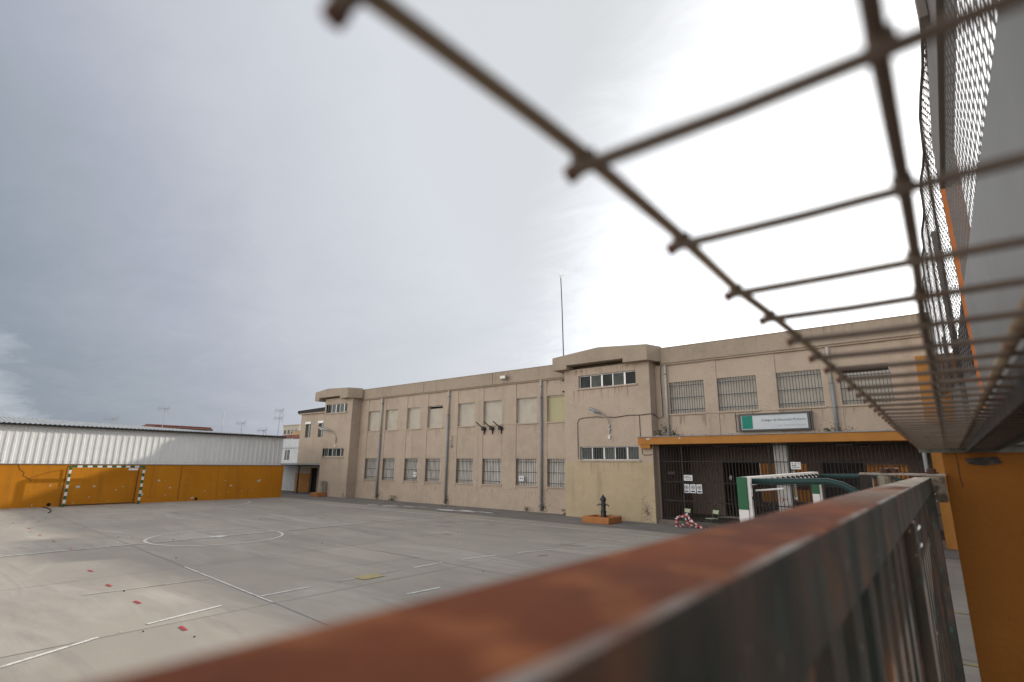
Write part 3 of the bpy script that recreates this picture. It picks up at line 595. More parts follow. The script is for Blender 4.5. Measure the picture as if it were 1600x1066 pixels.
def drips(parent, x0, x1, z, n, ln, y, m='streak'):
    q = MB()
    for k in range(n):
        x = rs_.uniform(x0, x1); w_ = rs_.uniform(.012, .05); l_ = ln*rs_.uniform(.3, 1.1); d = rs_.uniform(-.01, .01)
        q.face([(x-w_/2, y, z), (x+d-w_*.18, y, z-l_), (x+d+w_*.18, y, z-l_), (x+w_/2, y, z)])
    return tag(q.build('rain_streak', M[m], parent), kind='stuff')
for x in (-30.45, -23.75, -16.62): specks(SB, x+.1, .25, .55, .5, 130, YW-P_-.002)
specks(SB, -14.9, .2, .3, .5, 60, YW-P_-.002)
for x in (-9.5, -3.0): specks(SB, x, 3.72, .8, .45, 240, YW-P_-.002)
specks(SB, -9.7, 4.0, .4, .5, 90, YW-P_-.002)
for i_, (a, c) in enumerate(UX):
    drips(SB, a-.05, c+.05, 4.52, 7, .45, YW-P_*.3-.002); drips(SB, a-.05, c+.05, 1.04, 5, .5, YW-P_-.002)
    drips(SB, a-.3, c+.3, 6.93, 5, .5, YW-P_-.004) if i_ % 2 else None
for a, c in RX: drips(SB, a, c, 4.60, 6, .5, YW-P_-.002)
for (x0, x1) in ((-33, -15.2), (-9.6, .1)): drips(SB, x0, x1, 7.66 if x0 < -20 else 7.78, 46, .42, 22.926)
drips(T2, -14.2, -10.7, 6.07, 16, .6, 22.446, 'rust_streak'); drips(T2, -14.1, -10.6, 7.1, 26, .32, 22.446, 'rust_streak'); drips(T2, -15.1, -10.05, 7.78, 14, .4, 22.026)
drips(T2, -14.0, -10.7, 2.56, 12, .5, 22.432); specks(T2, -10.5, .5, .35, .8, 120, 22.433); specks(T2, -12.2, .1, 1.2, .25, 60, 22.433)
drips(T1, -36.4, -33.6, 5.98, 10, .5, 22.292); drips(T1, -36.4, -33.6, 2.76, 8, .4, 22.292); specks(T1, -33.3, .2, .3, .6, 60, 22.292)

# canopy, porch
cn = MB(); cn.bbox(-10.68, .1, 22.18, 23.05, 3.34, 3.655, .012); cn.build('canopy', M['orange2'], SB)
cn = MB(); cn.box(-10.72, .12, 22.14, 23.05, 3.657, 3.69)
for k in range(14):
    x = -10.6+k*.75+random.uniform(-.2, .2); cn.box(x, x+random.uniform(.03, .2), 22.16, 22.3, 3.692, 3.70+random.uniform(.005, .03))
cn.build('canopy_flashing', M['pipe'], SB)
MB().prism([(-10.55, 3.17), (-10.12, 3.17), (-10.12, 3.335), (-10.62, 3.335)], 22.2, 22.44).build('canopy_bracket', M['orange2'], SB)
for (x, z, rx, rz) in ((-10.2, 3.58, .16, .06), (-8.75, 3.58, .07, .05)):
    q = MB(); q.face([(x+rx*math.cos(k*.7)*random.uniform(.5, 1), 22.176, z+rz*math.sin(k*.7)*random.uniform(.5, 1)) for k in range(9)]); q.build('bare_patch', M['plaster'], SB)
pr_ = MB()
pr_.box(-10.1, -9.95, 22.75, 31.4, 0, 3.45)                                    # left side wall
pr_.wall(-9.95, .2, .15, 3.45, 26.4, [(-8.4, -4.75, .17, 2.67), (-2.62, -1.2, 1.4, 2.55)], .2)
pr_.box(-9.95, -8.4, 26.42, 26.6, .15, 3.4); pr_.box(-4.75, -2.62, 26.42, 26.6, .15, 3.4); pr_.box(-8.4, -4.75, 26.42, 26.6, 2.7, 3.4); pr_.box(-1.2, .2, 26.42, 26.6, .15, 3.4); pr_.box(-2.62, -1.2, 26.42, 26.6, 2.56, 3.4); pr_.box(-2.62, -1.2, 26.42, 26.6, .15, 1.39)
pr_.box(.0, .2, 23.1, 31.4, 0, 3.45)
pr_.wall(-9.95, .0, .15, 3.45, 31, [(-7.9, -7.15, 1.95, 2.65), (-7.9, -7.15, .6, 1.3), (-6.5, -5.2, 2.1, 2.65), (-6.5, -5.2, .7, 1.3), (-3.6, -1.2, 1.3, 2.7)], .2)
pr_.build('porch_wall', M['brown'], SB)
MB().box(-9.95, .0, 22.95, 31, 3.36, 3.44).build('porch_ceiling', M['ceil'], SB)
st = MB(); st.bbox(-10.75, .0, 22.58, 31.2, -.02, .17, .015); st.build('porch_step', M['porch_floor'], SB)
MB().box(-12, 3, 36.6, 36.9, 0, 4).build('courtyard_wall', M['orange2'], SB)
col_ = MB(); col_.bbox(-5.33, -4.80, 23.2, 23.7, .17, 3.36, .02); cl_ = col_.build('column', M['white_paint'], SB); cl_['label'] = 'white painted porch column'
cl_['label'] = 'white painted porch column with red graffiti'
gr_ = MB()
for pts in ([(-5.2, 1.05), (-5.13, 1.2), (-5.02, 1.22), (-4.98, 1.1)], [(-5.15, 1.0), (-5.02, .9), (-4.92, 1.02), (-4.88, .85)], [(-5.25, 1.22), (-5.1, 1.28), (-5.18, 1.16)]):
    gr_.tube([(x, 23.195, z) for x, z in pts], .012, 5)
gr_.build('graffiti', M['red_tape'], cl_)
dd = MB()
for k in range(2): dd.box(-4.2+k*.76, -3.47+k*.76, 26.36, 26.39, .18, 2.68, 0)
D = dd.build('door', M['bars'], SB); D['label'] = 'dark barred double door on the right of the porch'
# bars of the inner openings
ib = MB()
for k in range(26): x = -8.35+k*.143; ib.box(x-.012, x+.012, 26.45, 26.474, .18, 2.66)
for z in (.9, 1.75, 2.6): ib.box(-8.39, -4.76, 26.476, 26.49, z-.015, z+.015)
for k in range(11): x = -2.6+k*.138; ib.box(x-.012, x+.012, 26.45, 26.474, 1.41, 2.54)
for z in (1.5, 1.75, 2.0, 2.25, 2.5): ib.box(-2.61, -1.21, 26.476, 26.49, z-.015, z+.015)
for k in range(11): x = -4.15+k*.138; ib.box(x-.01, x+.01, 26.33, 26.35, .2, 2.66)
ib.build('inner_grille', M['grille'], SB)
for i, (x, y) in enumerate(((-7.6, 24.0), (-7.0, 26.0), (-2.9, 23.6), (-2.6, 25.6))):
    f = MB(); f.bbox(x-.3, x+.3, y-.08, y+.08, 3.27, 3.359, .01, 0); f.box(x-.27, x+.27, y-.06, y+.06, 3.262, 3.269, 1)
    o = f.build('ceiling_lamp', [M['lamp_dark'], M['lamp_glass']]); tag(o, ['unlit strip lamp on the porch ceiling, front left', 'unlit strip lamp on the porch ceiling, back left', 'unlit strip lamp on the porch ceiling, front right beyond the white column', 'unlit strip lamp on the porch ceiling, back right'][i], 'ceiling lamp', 'strip lamps on the porch ceiling')

# porch bar fence
PF = empty('bar_fence', (-5, 22.85, .17), 'tall black bar fence closing the school porch under the orange canopy', 'fence')
f = MB()
for z in (.25, .95, 1.75, 2.62, 3.28): f.box(-9.94, -.02, 22.862, 22.878, z-.018, z+.018)
f.box(-9.94, -8.45, 22.84, 22.861, .98, 1.0); f.build('rail', M['bars'], PF)
for x in (-9.96, -8.95, -5.42, -4.72, -.06): MB().box(x-.03, x+.03, 22.82, 22.88, .17, 3.34).build('post', M['bars'], PF)
nb = 76
bar0 = None
for k in range(nb):
    x = -9.85+k*(9.75/(nb-1))
    if bar0 is None:
        bar0 = MB().box(x-.009, x+.009, 22.84, 22.858, .18, 3.33).build('bar', M['bars'], PF); x00 = x
    else:
        c = bar0.copy(); COL.objects.link(c); c.parent = PF; c.location.x = x-x00
lk = MB(); lk.box(-9.62, -9.30, 22.80, 22.84, 2.06, 2.18); lk.tube([(-9.28, 22.81, 2.17), (-9.24, 22.81, 2.1), (-9.24, 22.81, 1.95)], .012, 6); lk.build('lock', M['bars'], PF)
# papers on the fence
def paper(x0, x1, z0, z1, y, lab, kind):
    p = MB(); p.box(x0, x1, y-.006, y, z0, z1)
    cx_, w_, h_ = (x0+x1)/2, x1-x0, z1-z0
    if kind == 'poster':
        n = 20; zc_ = z0+h_*.63; r = w_*.36
        for q in range(n):
            a0, a1 = 2*math.pi*q/n, 2*math.pi*(q+1)/n
            p.face([(cx_+r*math.cos(a0), y-.008, zc_+r*math.sin(a0)), (cx_+r*math.cos(a1), y-.008, zc_+r*math.sin(a1)), (cx_+r*.72*math.cos(a1), y-.008, zc_+r*.72*math.sin(a1)), (cx_+r*.72*math.cos(a0), y-.008, zc_+r*.72*math.sin(a0))], 1)
        p.box(cx_-r*.35, cx_+r*.35, y-.009, y-.0065, zc_-r*.35, zc_+r*.35, 2)
        p.box(x0+w_*.15, x1-w_*.15, y-.009, y-.0065, z0+h_*.10, z0+h_*.26, 1)
    else:
        for k, (fa, fb) in enumerate(((.72, .82), (.45, .58), (.22, .32))):
            for q in range(5):
                if random.random() < .85: xx = x0+w_*(.12+q*.155); p.box(xx, xx+w_*.11, y-.009, y-.0065, z0+h_*fa, z0+h_*fb, 2)
    o = p.build('poster' if kind == 'poster' else 'notice', [M['paper'], M['ink'], M['inkb']]); tag(o, lab, kind, 'posters on the porch bars' if kind == 'poster' else None); return o
paper(-8.93, -8.54, 1.81, 2.05, 22.835, 'white notice on the porch bars above the three posters', 'notice')
paper(-8.94, -8.70, 1.31, 1.67, 22.835, 'left one of three blue and white safety posters on the porch bars', 'poster')
paper(-8.665, -8.43, 1.31, 1.67, 22.835, 'middle one of three blue and white safety posters on the porch bars', 'poster')
paper(-8.39, -8.16, 1.31, 1.675, 22.835, 'right one of three blue and white safety posters on the porch bars', 'poster')
paper(-4.68, -4.33, 2.35, 2.62, 22.835, 'white notice on the porch bars just right of the white column', 'notice')
p = MB(); p.prism([(-8.13, 1.85), (-8.02, 1.79), (-7.98, 1.98), (-8.1, 2.05)], 26.425, 26.435); o = p.build('notice', M['paper']); tag(o, 'small tilted paper hanging in the dark porch opening behind the bars', 'notice')
# plate on the column
o = MB().box(-4.78, -4.66, 23.3, 23.31, 1.2, 2.3); o.box(-4.77, -4.67, 23.29, 23.299, 1.9, 2.05, 1); o.box(-4.77, -4.67, 23.29, 23.299, 1.3, 1.7, 2)
o = o.build('banner', [M['paper'], M['ink'], M['yellow_line']]); tag(o, 'narrow white strip banner with blue and yellow marks beside the column', 'banner')

# school sign
SG = empty('school_sign', (-5.15, 22.9, 3.83), 'long pale sign with a teal green block and lettering above the orange canopy', 'sign')
MB().box(-6.38, -3.92, 22.90, 22.96, 3.90, 4.47).build('sign_board', M['sign_white'], SG)
MB().box(-6.33, -5.93, 22.893, 22.899, 3.93, 4.45).build('colour_block', M['sign_green'], SG)
fr = MB(); fr.box(-6.46, -3.84, 22.86, 23.06, 4.47, 4.54); fr.box(-6.46, -3.84, 22.86, 23.06, 3.84, 3.90); fr.box(-6.46, -6.38, 22.84, 23.06, 3.902, 4.468); fr.box(-3.92, -3.84, 22.84, 23.06, 3.902, 4.468)
for x in (-6.56, -3.76): fr.tube([(x, 22.86, 3.80), (x, 22.86, 4.58)], .022, 6); fr.tube([(x, 22.86, 3.85), (x, 23.08, 3.85)], .015, 6); fr.tube([(x, 22.86, 4.5), (x, 23.08, 4.5)], .015, 6)
fr.build('sign_frame', M['sign_frame'], SG)
text('lettering', 'Colegio de Educaci\u00f3n Primaria', .128, (-4.0, 22.897, 4.215), SG, M['sign_ink'], .002, 'RIGHT')
text('lettering', 'Juan Sebasti\u00e1n Elcano', .118, (-4.0, 22.897, 4.0), SG, M['sign_ink2'], .002, 'RIGHT')

# wall lamps
def wall_lamp(x, y, z, s, lab):
    e = empty('wall_lamp', (x, y, z), lab, 'lamp', 'street lamps on the stair towers')
    a = MB(); a.tube([(x, y-.06, z-.55), (x, y-.06, z-.1), (x-.02*s, y-.10, z+.15), (x-.12*s, y-.2, z+.33), (x-.3*s, y-.35, z+.42)], .022, 8); a.box(x-.05, x+.05, y-.08, y, z-.2, z-.1); a.box(x-.05, x+.05, y-.08, y, z-.4, z-.3); a.build('arm', M['lamp'], e, smooth=False)
    h = MB(); p0, p1 = Vector((x-.26*s, y-.32, z+.40)), Vector((x-.82*s, y-.62, z+.66))
    h.tube([p0, p0.lerp(p1, .12), p0.lerp(p1, .4), p0.lerp(p1, .85), p1], [.03, .07, .10, .09, .03], 10); h.build('lamp_head', M['lamp'], e, smooth=True)
    q0 = p0.lerp(p1, .42)-Vector((0, 0, .075)); q1 = p0.lerp(p1, .88)-Vector((0, 0, .07)); MB().tube([q0, q0.lerp(q1, .5), q1], [.03, .06, .03], 8).build('lamp_glass', M['lamp_glass'], e, smooth=True)
    j_ = MB(); j_.box(x-.07, x+.05, y-.06, y, z-.78, z-.62); j_.tube([(x+.04, y-.04, z-.6), (x+.16, y-.03, z-.72), (x+.13, y-.03, z-.88), (x, y-.03, z-.9)], .01, 5); j_.build('junction_box', M['white'], e)
wall_lamp(-12.22, 22.43, 4.42, .95, 'grey street lamp on a curved arm on the nearer stair tower')
wall_lamp(-34.72, 22.28, 4.3, 1.9, 'grey street lamp on a curved arm on the farther stair tower')
# brackets
BL = ['left one of three black wall brackets under the sixth upper window', 'middle one of three black wall brackets under the sixth upper window', 'right one of three black wall brackets under the sixth upper window']
for i, x in enumerate((-20.75, -20.12, -19.45)):
    b_ = MB(); b_.box(x-.10, x+.10, 22.86, 23.06, 4.32, 4.5); b_.tube([(x, 22.9, 4.48), (x-.1, 22.75, 4.6), (x-.22, 22.55, 4.78)], .03, 6); b_.tube([(x, 22.9, 4.48), (x+.14, 22.8, 4.52)], .02, 6); b_.box(x-.02, x+.02, 23.0, 23.06, 4.1, 4.32)
    tag(b_.build('wall_bracket', M['bracket']), BL[i], 'bracket', 'black brackets on the long wing')
# floodlight
e = empty('floodlight', (-19.0, 22.8, 7.3), 'small floodlight fixed to the parapet of the long wing', 'lamp')
fl = MB(); fl.bbox(-19.28, -18.86, 22.62, 22.8, 7.16, 7.36, .015); fl.build('lamp_body', M['lamp'], e); MB().box(-19.25, -18.89, 22.61, 22.618, 7.19, 7.33).build('lamp_glass', M['lamp_glass'], e)
a = MB(); a.tube([(-18.8, 22.93, 7.45), (-18.8, 22.75, 7.3), (-18.86, 22.72, 7.25)], .015, 6); a.build('arm', M['lamp'], e)
# lightning rod
e = empty('lightning_rod', (-16.5, 25, 7.3), 'tall thin lightning rod on the roof behind the nearer stair tower', 'mast')
a = MB(); a.tube([(-16.44, 25, 7.3), (-16.52, 25, 11.4), (-16.59, 25, 13.4)], [.035, .03, .028], 8); a.build('pole', M['lamp_dark'], e)
a = MB(); a.tube([(-16.59, 25, 13.4), (-16.6, 25, 14.05)], .012, 6)
for k in range(4): q = k*math.pi/2+.4; a.tube([(-16.59, 25, 13.42), (-16.59+.14*math.cos(q), 25+.14*math.sin(q), 13.62)], .008, 5)
a.build('tip', M['lamp'], e)

# metal awning beside the far tower
e = empty('metal_awning', (-41, 23.4, 0), 'low corrugated metal awning between the far stair tower and the shed', 'awning')
a = MB(); n = 46
for k in range(n):
    x0 = -46.2+k*.2; x1 = x0+.2
    for (u0, u1, z0, z1) in ((0, .06, 2.2, 2.2), (.06, .1, 2.2, 2.235), (.1, .16, 2.235, 2.235), (.16, .2, 2.235, 2.2)):
        a.face([(x0+u0, 22.75, z0), (x0+u1, 22.75, z1), (x0+u1, 24.29, z1+.1), (x0+u0, 24.29, z0+.1)]); 
a.build('roof_sheet', M['metal_roof'], e)
MB().box(-46.2, -37.0, 22.8, 22.86, 2.1, 2.19).build('beam', M['dark_gap'], e)
for x in (-40.5, -45.8): MB().box(x-.05, x+.05, 22.8, 22.9, 0, 2.1).build('post', M['tube_green'], e)
a = MB(); a.box(-46.5, -43.55, 24.4, 24.46, 0, 2.1)
for k in range(14): x = -46.4+k*.2; a.box(x, x+.03, 24.38, 24.4, .06, 1.95)
for k in range(14): x = -46.36+k*.2; a.box(x, x+.06, 24.385, 24.399, 1.97, 2.02, 1)
tag(a.build('metal_gate', [M['house_w'], M['dark_gap']]), 'white sheet-metal gate under the low awning', 'gate')

# low fountain beside the far tower
e = empty('drinking_fountain', (-35.6, 21.85, 0), 'small weathered fountain with an orange base by the far stair tower', 'fountain', 'fountains in the schoolyard')
MB().bbox(-36.2, -35.25, 21.5, 22.2, 0, .28, .03).build('base', M['terracotta'], e)
a = MB(); a.bbox(-35.55, -35.28, 21.8, 22.05, .28, 1.0, .03); a.bbox(-35.58, -35.25, 21.77, 22.08, 1.0, 1.1, .03); a.build('pedestal', M['concrete_pier'], e)
# black fountain
e = empty('drinking_fountain', (-12, 21.1, 0), 'black cast-iron drinking fountain standing in an orange trough', 'fountain', 'fountains in the schoolyard')
a = MB(); x0, x1, y0, y1 = -12.62, -11.32, 20.45, 21.65
a.bbox(x0, x1, y0, y0+.16, 0, .27, .03); a.bbox(x0, x1, y1-.16, y1, 0, .27, .03); a.bbox(x0, x0+.16, y0+.1, y1-.1, 0, .268, .03); a.bbox(x1-.16, x1, y0+.1, y1-.1, 0, .268, .03); a.box(x0+.1, x1-.1, y0+.1, y1-.1, 0, .12)
a.build('trough', M['terracotta'], e)
fx, fy = -12.0, 21.25
a = MB(); a.lathe((fx, fy, .1), [(.15, 0), (.15, .08), (.12, .11), (.115, .32), (.13, .34), (.13, .37), (.105, .39), (.10, .60), (.125, .62), (.125, .66), (.10, .69), (.10, .80), (.14, .82), (.14, .86), (.11, .92), (.06, .98), (.03, 1.0), (.035, 1.03), (.01, 1.07)], 20); a.build('pedestal', M['fount'], e, smooth=False)
for s in (-1, 1):
    a = MB(); a.tube([(fx+s*.08, fy, .72), (fx+s*.2, fy-.02, .73), (fx+s*.27, fy-.03, .72), (fx+s*.27, fy-.03, .66)], .022, 8); a.tube([(fx+s*.2, fy-.02, .73), (fx+s*.2, fy-.02, .79)], .012, 6); a.build('tap', M['fount'], e)

# ------------------------------------------------------------------ chairs and tape
def chair(x, y, rz, lab):
    e = empty('school_chair', (0, 0, 0), lab, 'chair', 'green chairs in front of the porch')
    MB().bbox(-.18, .18, -.18, .17, .375, .395, .008).build('seat', M['chair_green'], e)
    b_ = MB()
    for k in range(6):
        x0 = -.18+k*.06; f_ = lambda q: .19+.02*(q/.18)**2
        b_.face([(x0, f_(x0), .56), (x0+.06, f_(x0+.06), .56), (x0+.06, f_(x0+.06)+.03, .70), (x0, f_(x0)+.03, .70)]); b_.face([(x0, f_(x0)-.012, .56), (x0, f_(x0)+.018, .70), (x0+.06, f_(x0+.06)+.018, .70), (x0+.06, f_(x0+.06)-.012, .56)])
        b_.face([(x0, f_(x0)+.018, .70), (x0, f_(x0)+.03, .70), (x0+.06, f_(x0+.06)+.03, .70), (x0+.06, f_(x0+.06)+.018, .70)])
    b_.build('backrest', M['chair_green'], e)
    for s in (-1, 1):
        MB().tube([(s*.165, -.17, 0), (s*.165, -.15, .36), (s*.165, .10, .365), (s*.165, .16, .37), (s*.165, .2, .55), (s*.165, .215, .66)], .011, 8).build('leg', M['chair_leg'], e)
        MB().tube([(s*.165, .22, 0), (s*.165, .13, .36)], .011, 8).build('leg', M['chair_leg'], e)
    MB().tube([(-.165, -.155, .3), (.165, -.155, .3)], .009, 6).build('stretcher', M['chair_leg'], e)
    e.location = (x, y, .004); e.rotation_euler.z = rz; return e
chair(-8.72, 22.05, R(-28), 'pale green school chair half wrapped in red and white tape')
chair(-7.62, 22.18, R(-32), 'pale green school chair without tape, right of the taped one')
t = MB()
def ribbon(pts, w_, z=0):
    pts = [Vector(p) for p in pts]; fine = []
    for k in range(len(pts)-1):
        n = max(2, int((pts[k+1]-pts[k]).length/.045))
        for q in range(n): fine.append(pts[k].lerp(pts[k+1], q/n)+Vector((random.uniform(-1, 1), random.uniform(-1, 1), random.uniform(-1, 1)))*.008)
    fine.append(pts[-1]); ang = random.uniform(0, 3)
    pr0 = None
    for k, p in enumerate(fine):
        d = (fine[min(k+1, len(fine)-1)]-fine[max(k-1, 0)]).normalized(); ang += random.uniform(-.35, .35)
        a = d.cross(Vector((.2, .3, 1))).normalized(); b2 = d.cross(a); u = (a*math.cos(ang)+b2*math.sin(ang))*w_/2
        c = (p-u, p+u)
        if pr0: t.face([pr0[0], c[0], c[1], pr0[1]], (k//2) % 2)
        pr0 = c
cx, cy = -8.72, 22.05
ribbon([(cx-.2, cy-.2, .02), (cx-.18, cy-.2, .38), (cx, cy-.02, .42), (cx+.12, cy+.04, .50), (cx+.22, cy-.04, .36), (cx+.45, cy-.12, .2), (cx+.75, cy-.15, .03), (cx+1.0, cy-.1, .02)], .08)
ribbon([(cx-.22, cy-.25, .35), (cx-.2, cy-.28, .15), (cx-.28, cy-.25, .03), (cx+.1, cy-.3, .05), (cx+.4, cy-.3, .04), (cx+.7, cy-.22, .03)], .09)
ribbon([(cx-.15, cy-.1, .44), (cx+.1, cy-.22, .42), (cx+.25, cy-.25, .2), (cx+.05, cy-.3, .1), (cx-.2, cy-.28, .08), (cx-.25, cy-.2, .3)], .08)
ribbon([(cx+.1, cy+.1, .55), (cx+.3, cy-.05, .3), (cx+.25, cy-.2, .08), (cx+.5, cy-.25, .12), (cx+.62, cy-.2, .06), (cx+.9, cy-.2, .03)], .08)
tag(t.build('barrier_tape', [M['tape_w'], M['tape_r']]), 'tangle of red and white barrier tape draped over a green chair', 'barrier tape')

# ------------------------------------------------------------------ goals
def striped(mb, a, b, w_, n, first=0, last=None):
    """square bar from a to b in n alternating segments of material 0 / 1"""
    a, b = Vector(a), Vector(b)
    for k in range(n):
        p, q = a.lerp(b, k/n), a.lerp(b, (k+1)/n)
        lo_ = [min(p[i], q[i]) for i in range(3)]; hi_ = [max(p[i], q[i]) for i in range(3)]
        for i in range(3):
            if abs(a[i]-b[i]) < 1e-6: lo_[i] -= w_/2; hi_[i] += w_/2
        mb.box(lo_[0], hi_[0], lo_[1], hi_[1], lo_[2], hi_[2], (k+first) % 2)
    return mb
e = empty('goal', (-36.0, 9.1, 0), 'far goal with green and white striped frame against the orange wall', 'goal', 'small goals on the court')
gm_ = [M['green'], M['white']]; GX = -36.05
for y in (7.45, 10.8): striped(MB(), (GX, y, 2.07), (GX, y, 0), .10, 11).build('post', gm_, e)
striped(MB(), (GX, 7.5, 2.06), (GX, 10.75, 2.06), .098, 15).build('crossbar', gm_, e)
for y in (7.42, 10.72):
    MB().tube([(GX-.06, y, 2.06), (GX-.38, y, 2.06), (GX-.58, y, 1.95), (GX-.60, y, .05), (GX, y, .05)], .022, 6).build('stanchion', M['rust_rod'], e)
MB().tube([(GX-.60, 7.42, .05), (GX-.60, 10.72, .05)], .022, 6).build('ground_bar', M['cable'], e)
e = empty('goal', (-1.72, 8, 0), 'near goal with white crossbar and dark green side tubes behind the rusty rail', 'goal', 'small goals on the court')
zt = 2.31
def post2(x0, x1, y, nm='post'):
    m_ = MB(); z = zt if y < 8 else zt+.045; k = 0
    while z > 0:
        z1 = max(0, z-.34); m_.box(x0, x1, y-.05, y+.05, z1, z, k % 2); z = z1; k += 1
    return m_.build(nm, gm_, e)
post2(-1.815, -1.715, 6.2); post2(-1.72, -1.62, 9.75)
m_ = MB(); m_.box(-1.80, -1.70, 6.251, 9.699, zt-.085, zt, 1)
for v in range(8): m_.v[v] = (m_.v[v][0]+(m_.v[v][1]-6.25)*.0275, m_.v[v][1], m_.v[v][2]+(m_.v[v][1]-6.25)*.013)
m_.build('crossbar', gm_, e)
m_ = MB(); m_.box(-1.712, -1.68, 6.17, 6.23, .02, zt, 0); m_.build('post_flange', M['white'], e)
m_ = MB(); m_.box(-1.617, -1.59, 9.72, 9.78, .02, zt, 0); m_.build('post_flange', M['white'], e)
for k in range(13):
    y = 6.6+k*.24; x = -1.70+(y-6.25)*.0275; zq = zt-.035+(y-6.25)*.013
    MB().tube([(x, y, zq), (x+.03, y, zq-.01), (x+.04, y, zq-.04), (x+.015, y, zq-.06), (x-.0, y, zq-.05)], .017, 6).build('net_hook', M['cable'], e)
for k in range(6):
    z = 2.1-k*.3; MB().tube([(-1.68, 6.2, z), (-1.65, 6.22, z-.03), (-1.66, 6.22, z-.09)], .014, 6).build('net_hook', M['cable'], e)
for (x, y, zz, dx) in ((-1.70, 6.3, 2.265, 1.02), (-1.60, 9.72, 2.29, 1.15)):
    MB().tube([(x, y, zz), (x+dx*.72, y, zz+.02), (x+dx*.84, y, zz-.01), (x+dx*.94, y, zz-.07), (x+dx, y, zz-.18), (x+dx*1.04, y, .04), (x+dx*1.04, y+.01, .03), (x, y, .03)], .032, 12).build('stanchion', M['tube_green'], e, smooth=True)
MB().tube([(-.64, 6.3, .03), (-.42, 9.72, .03)], .03, 8).build('ground_bar', M['tube_green'], e)
m_ = MB(); m_.tube([(-1.66, 6.28, 2.17), (-1.38, 6.28, 2.20)], .010, 6); m_.build('net_rail', M['white'], e)

# ------------------------------------------------------------------ orange wall and metal shed at the left end
OW = empty('orange_wall', (-36.7, 9, 0), 'long low orange wall with chipped paint at the far end of the court', 'wall')
MB().box(-37.0, -36.7, -14, 19.55, -.05, 2.15).build('wall_face', M['orange'], OW)
MB().box(-37.02, -36.66, -14, 19.57, 2.152, 2.19).build('coping', M['joint'], OW)
for (yy, z, r) in ((8.05, .98, .13), (8.76, .99, .08), (9.79, .78, .06), (11.86, 1.25, .09), (12.5, .83, .08), (14.51, .58, .07), (15.68, 1.19, .06), (16.06, .86, .09), (17.87, 1.15, .14), (13.82, .18, .1), (6.88, 1.08, .06), (11.05, .5, .16),
                   (8.63, .44, .06), (10.93, .7, .05), (15.92, .45, .04), (16.8, .49, .05), (7.98, .14, .05), (12.19, 1.26, .03), (17.52, .53, .04), (12.3, .4, .05), (6.3, .12, .04), (14.9, 1.0, .03), (9.5, .2, .04), (11.5, .15, .03), (7.25, .95, .03), (10.1, .95, .05), (15.4, .3, .03), (13.4, 1.1, .03)):
    n = 11; q = MB(); sx_ = random.uniform(.8, 1.7); r *= .72
    if r > .09: sx_ = 1.3
    q.face([(-36.693, yy+r*sx_*math.cos(2*math.pi*k/n)*random.uniform(.55, 1.1), z+r*math.sin(2*math.pi*k/n)*random.uniform(.55, 1.1)) for k in range(n)]); q.build('bare_patch', M['plaster'], OW)
for yy in (6.97, 14.05):
    q = MB(); q.tube([(-36.75, yy, .12), (-36.68, yy, .12)], .085, 14); q.build('drain_hole', M['black'], OW)
q = MB(); q.box(-36.698, -36.692, 12.99, 13.01, .1, 2.1); q.tube([(-36.695, 5.45, 2.13), (-36.695, 5.55, 1.9), (-36.695, 5.75, 1.75), (-36.695, 5.72, 1.6), (-36.695, 6.0, 1.42), (-36.695, 6.1, 1.3)], .009, 5); q.build('crack', M['cable'], OW)
tag(MB().box(-36.05, -36.0, 10.05, 10.5, 1.86, 1.97).build('goal_plate', M['paper']), 'small white plate hanging under the far goal crossbar', 'plate')

SH = empty('metal_shed', (-38.5, 9, 2.15), 'long metal-clad shed with a corrugated roof behind the orange wall', 'shed')
def corrug(pts0, pts1, pitch, h, nrm):
    """ribbed sheet between two edges (functions of y)"""
mshed = MB(); y = -14; yend = 19.35
hx = -36.86
while y < yend:
    for (u0, u1, d0, d1) in ((0, .17, 0, 0), (.17, .195, 0, 1), (.195, .285, 1, 1), (.285, .31, 1, 0)):
        if y+u1 <= yend+.01:
            a0 = hx+d0*.030; a1 = hx+d1*.030
            mshed.face([(a0, y+u0, 2.19), (a1, y+u1, 2.19), (a1-.05, y+u1, 4.2), (a0-.05, y+u0, 4.2)])
    y += .31
mshed.box(-46, hx-.03, -14, yend-.01, 0, 4.05, 0)
mshed.build('cladding', M['metal_sheet'], SH)
mr_ = MB(); y = -14
def ridge_z(y): return 4.72 if y < 3 else 4.72-(y-3)*.023
while y < 19.5:
    for (u0, u1, d0, d1) in ((0, .08, 0, 0), (.08, .11, 0, 1), (.11, .17, 1, 1), (.17, .20, 1, 0)):
        z0 = 4.19+d0*.035; z1 = 4.19+d1*.035
        mr_.face([(-36.55, y+u0, z0), (-36.55, y+u1, z1), (-40.0, y+u1, ridge_z(y)+d1*.035), (-40.0, y+u0, ridge_z(y)+d0*.035)])
    y += .2
mr_.face([(-40, -14, 4.72), (-40, 3, 4.72), (-40, 19.5, 4.34), (-46, 19.5, 4.1), (-46, -14, 4.1)])
mr_.build('roof', M['metal_roof'], SH)
scw = MB(); y = 3.0
while y < 19.3:
    for z in (2.32, 3.92): scw.box(hx+.028, hx+.046, y+.22, y+.245, z-.012, z+.012)
    y += .31
scw.build('screw_row', M['lamp_dark'], SH)['kind'] = 'stuff'
MB().box(-36.90, -36.6, -14, 19.45, 4.11, 4.185).build('eave_shadow_strip', M['dark_gap'], SH)  # near-black strip standing in for the shadow line under the eave
MB().box(-36.93, -36.82, 19.2, 19.37, 2.19, 4.1).build('corner_trim', M['metal_sheet'], SH)

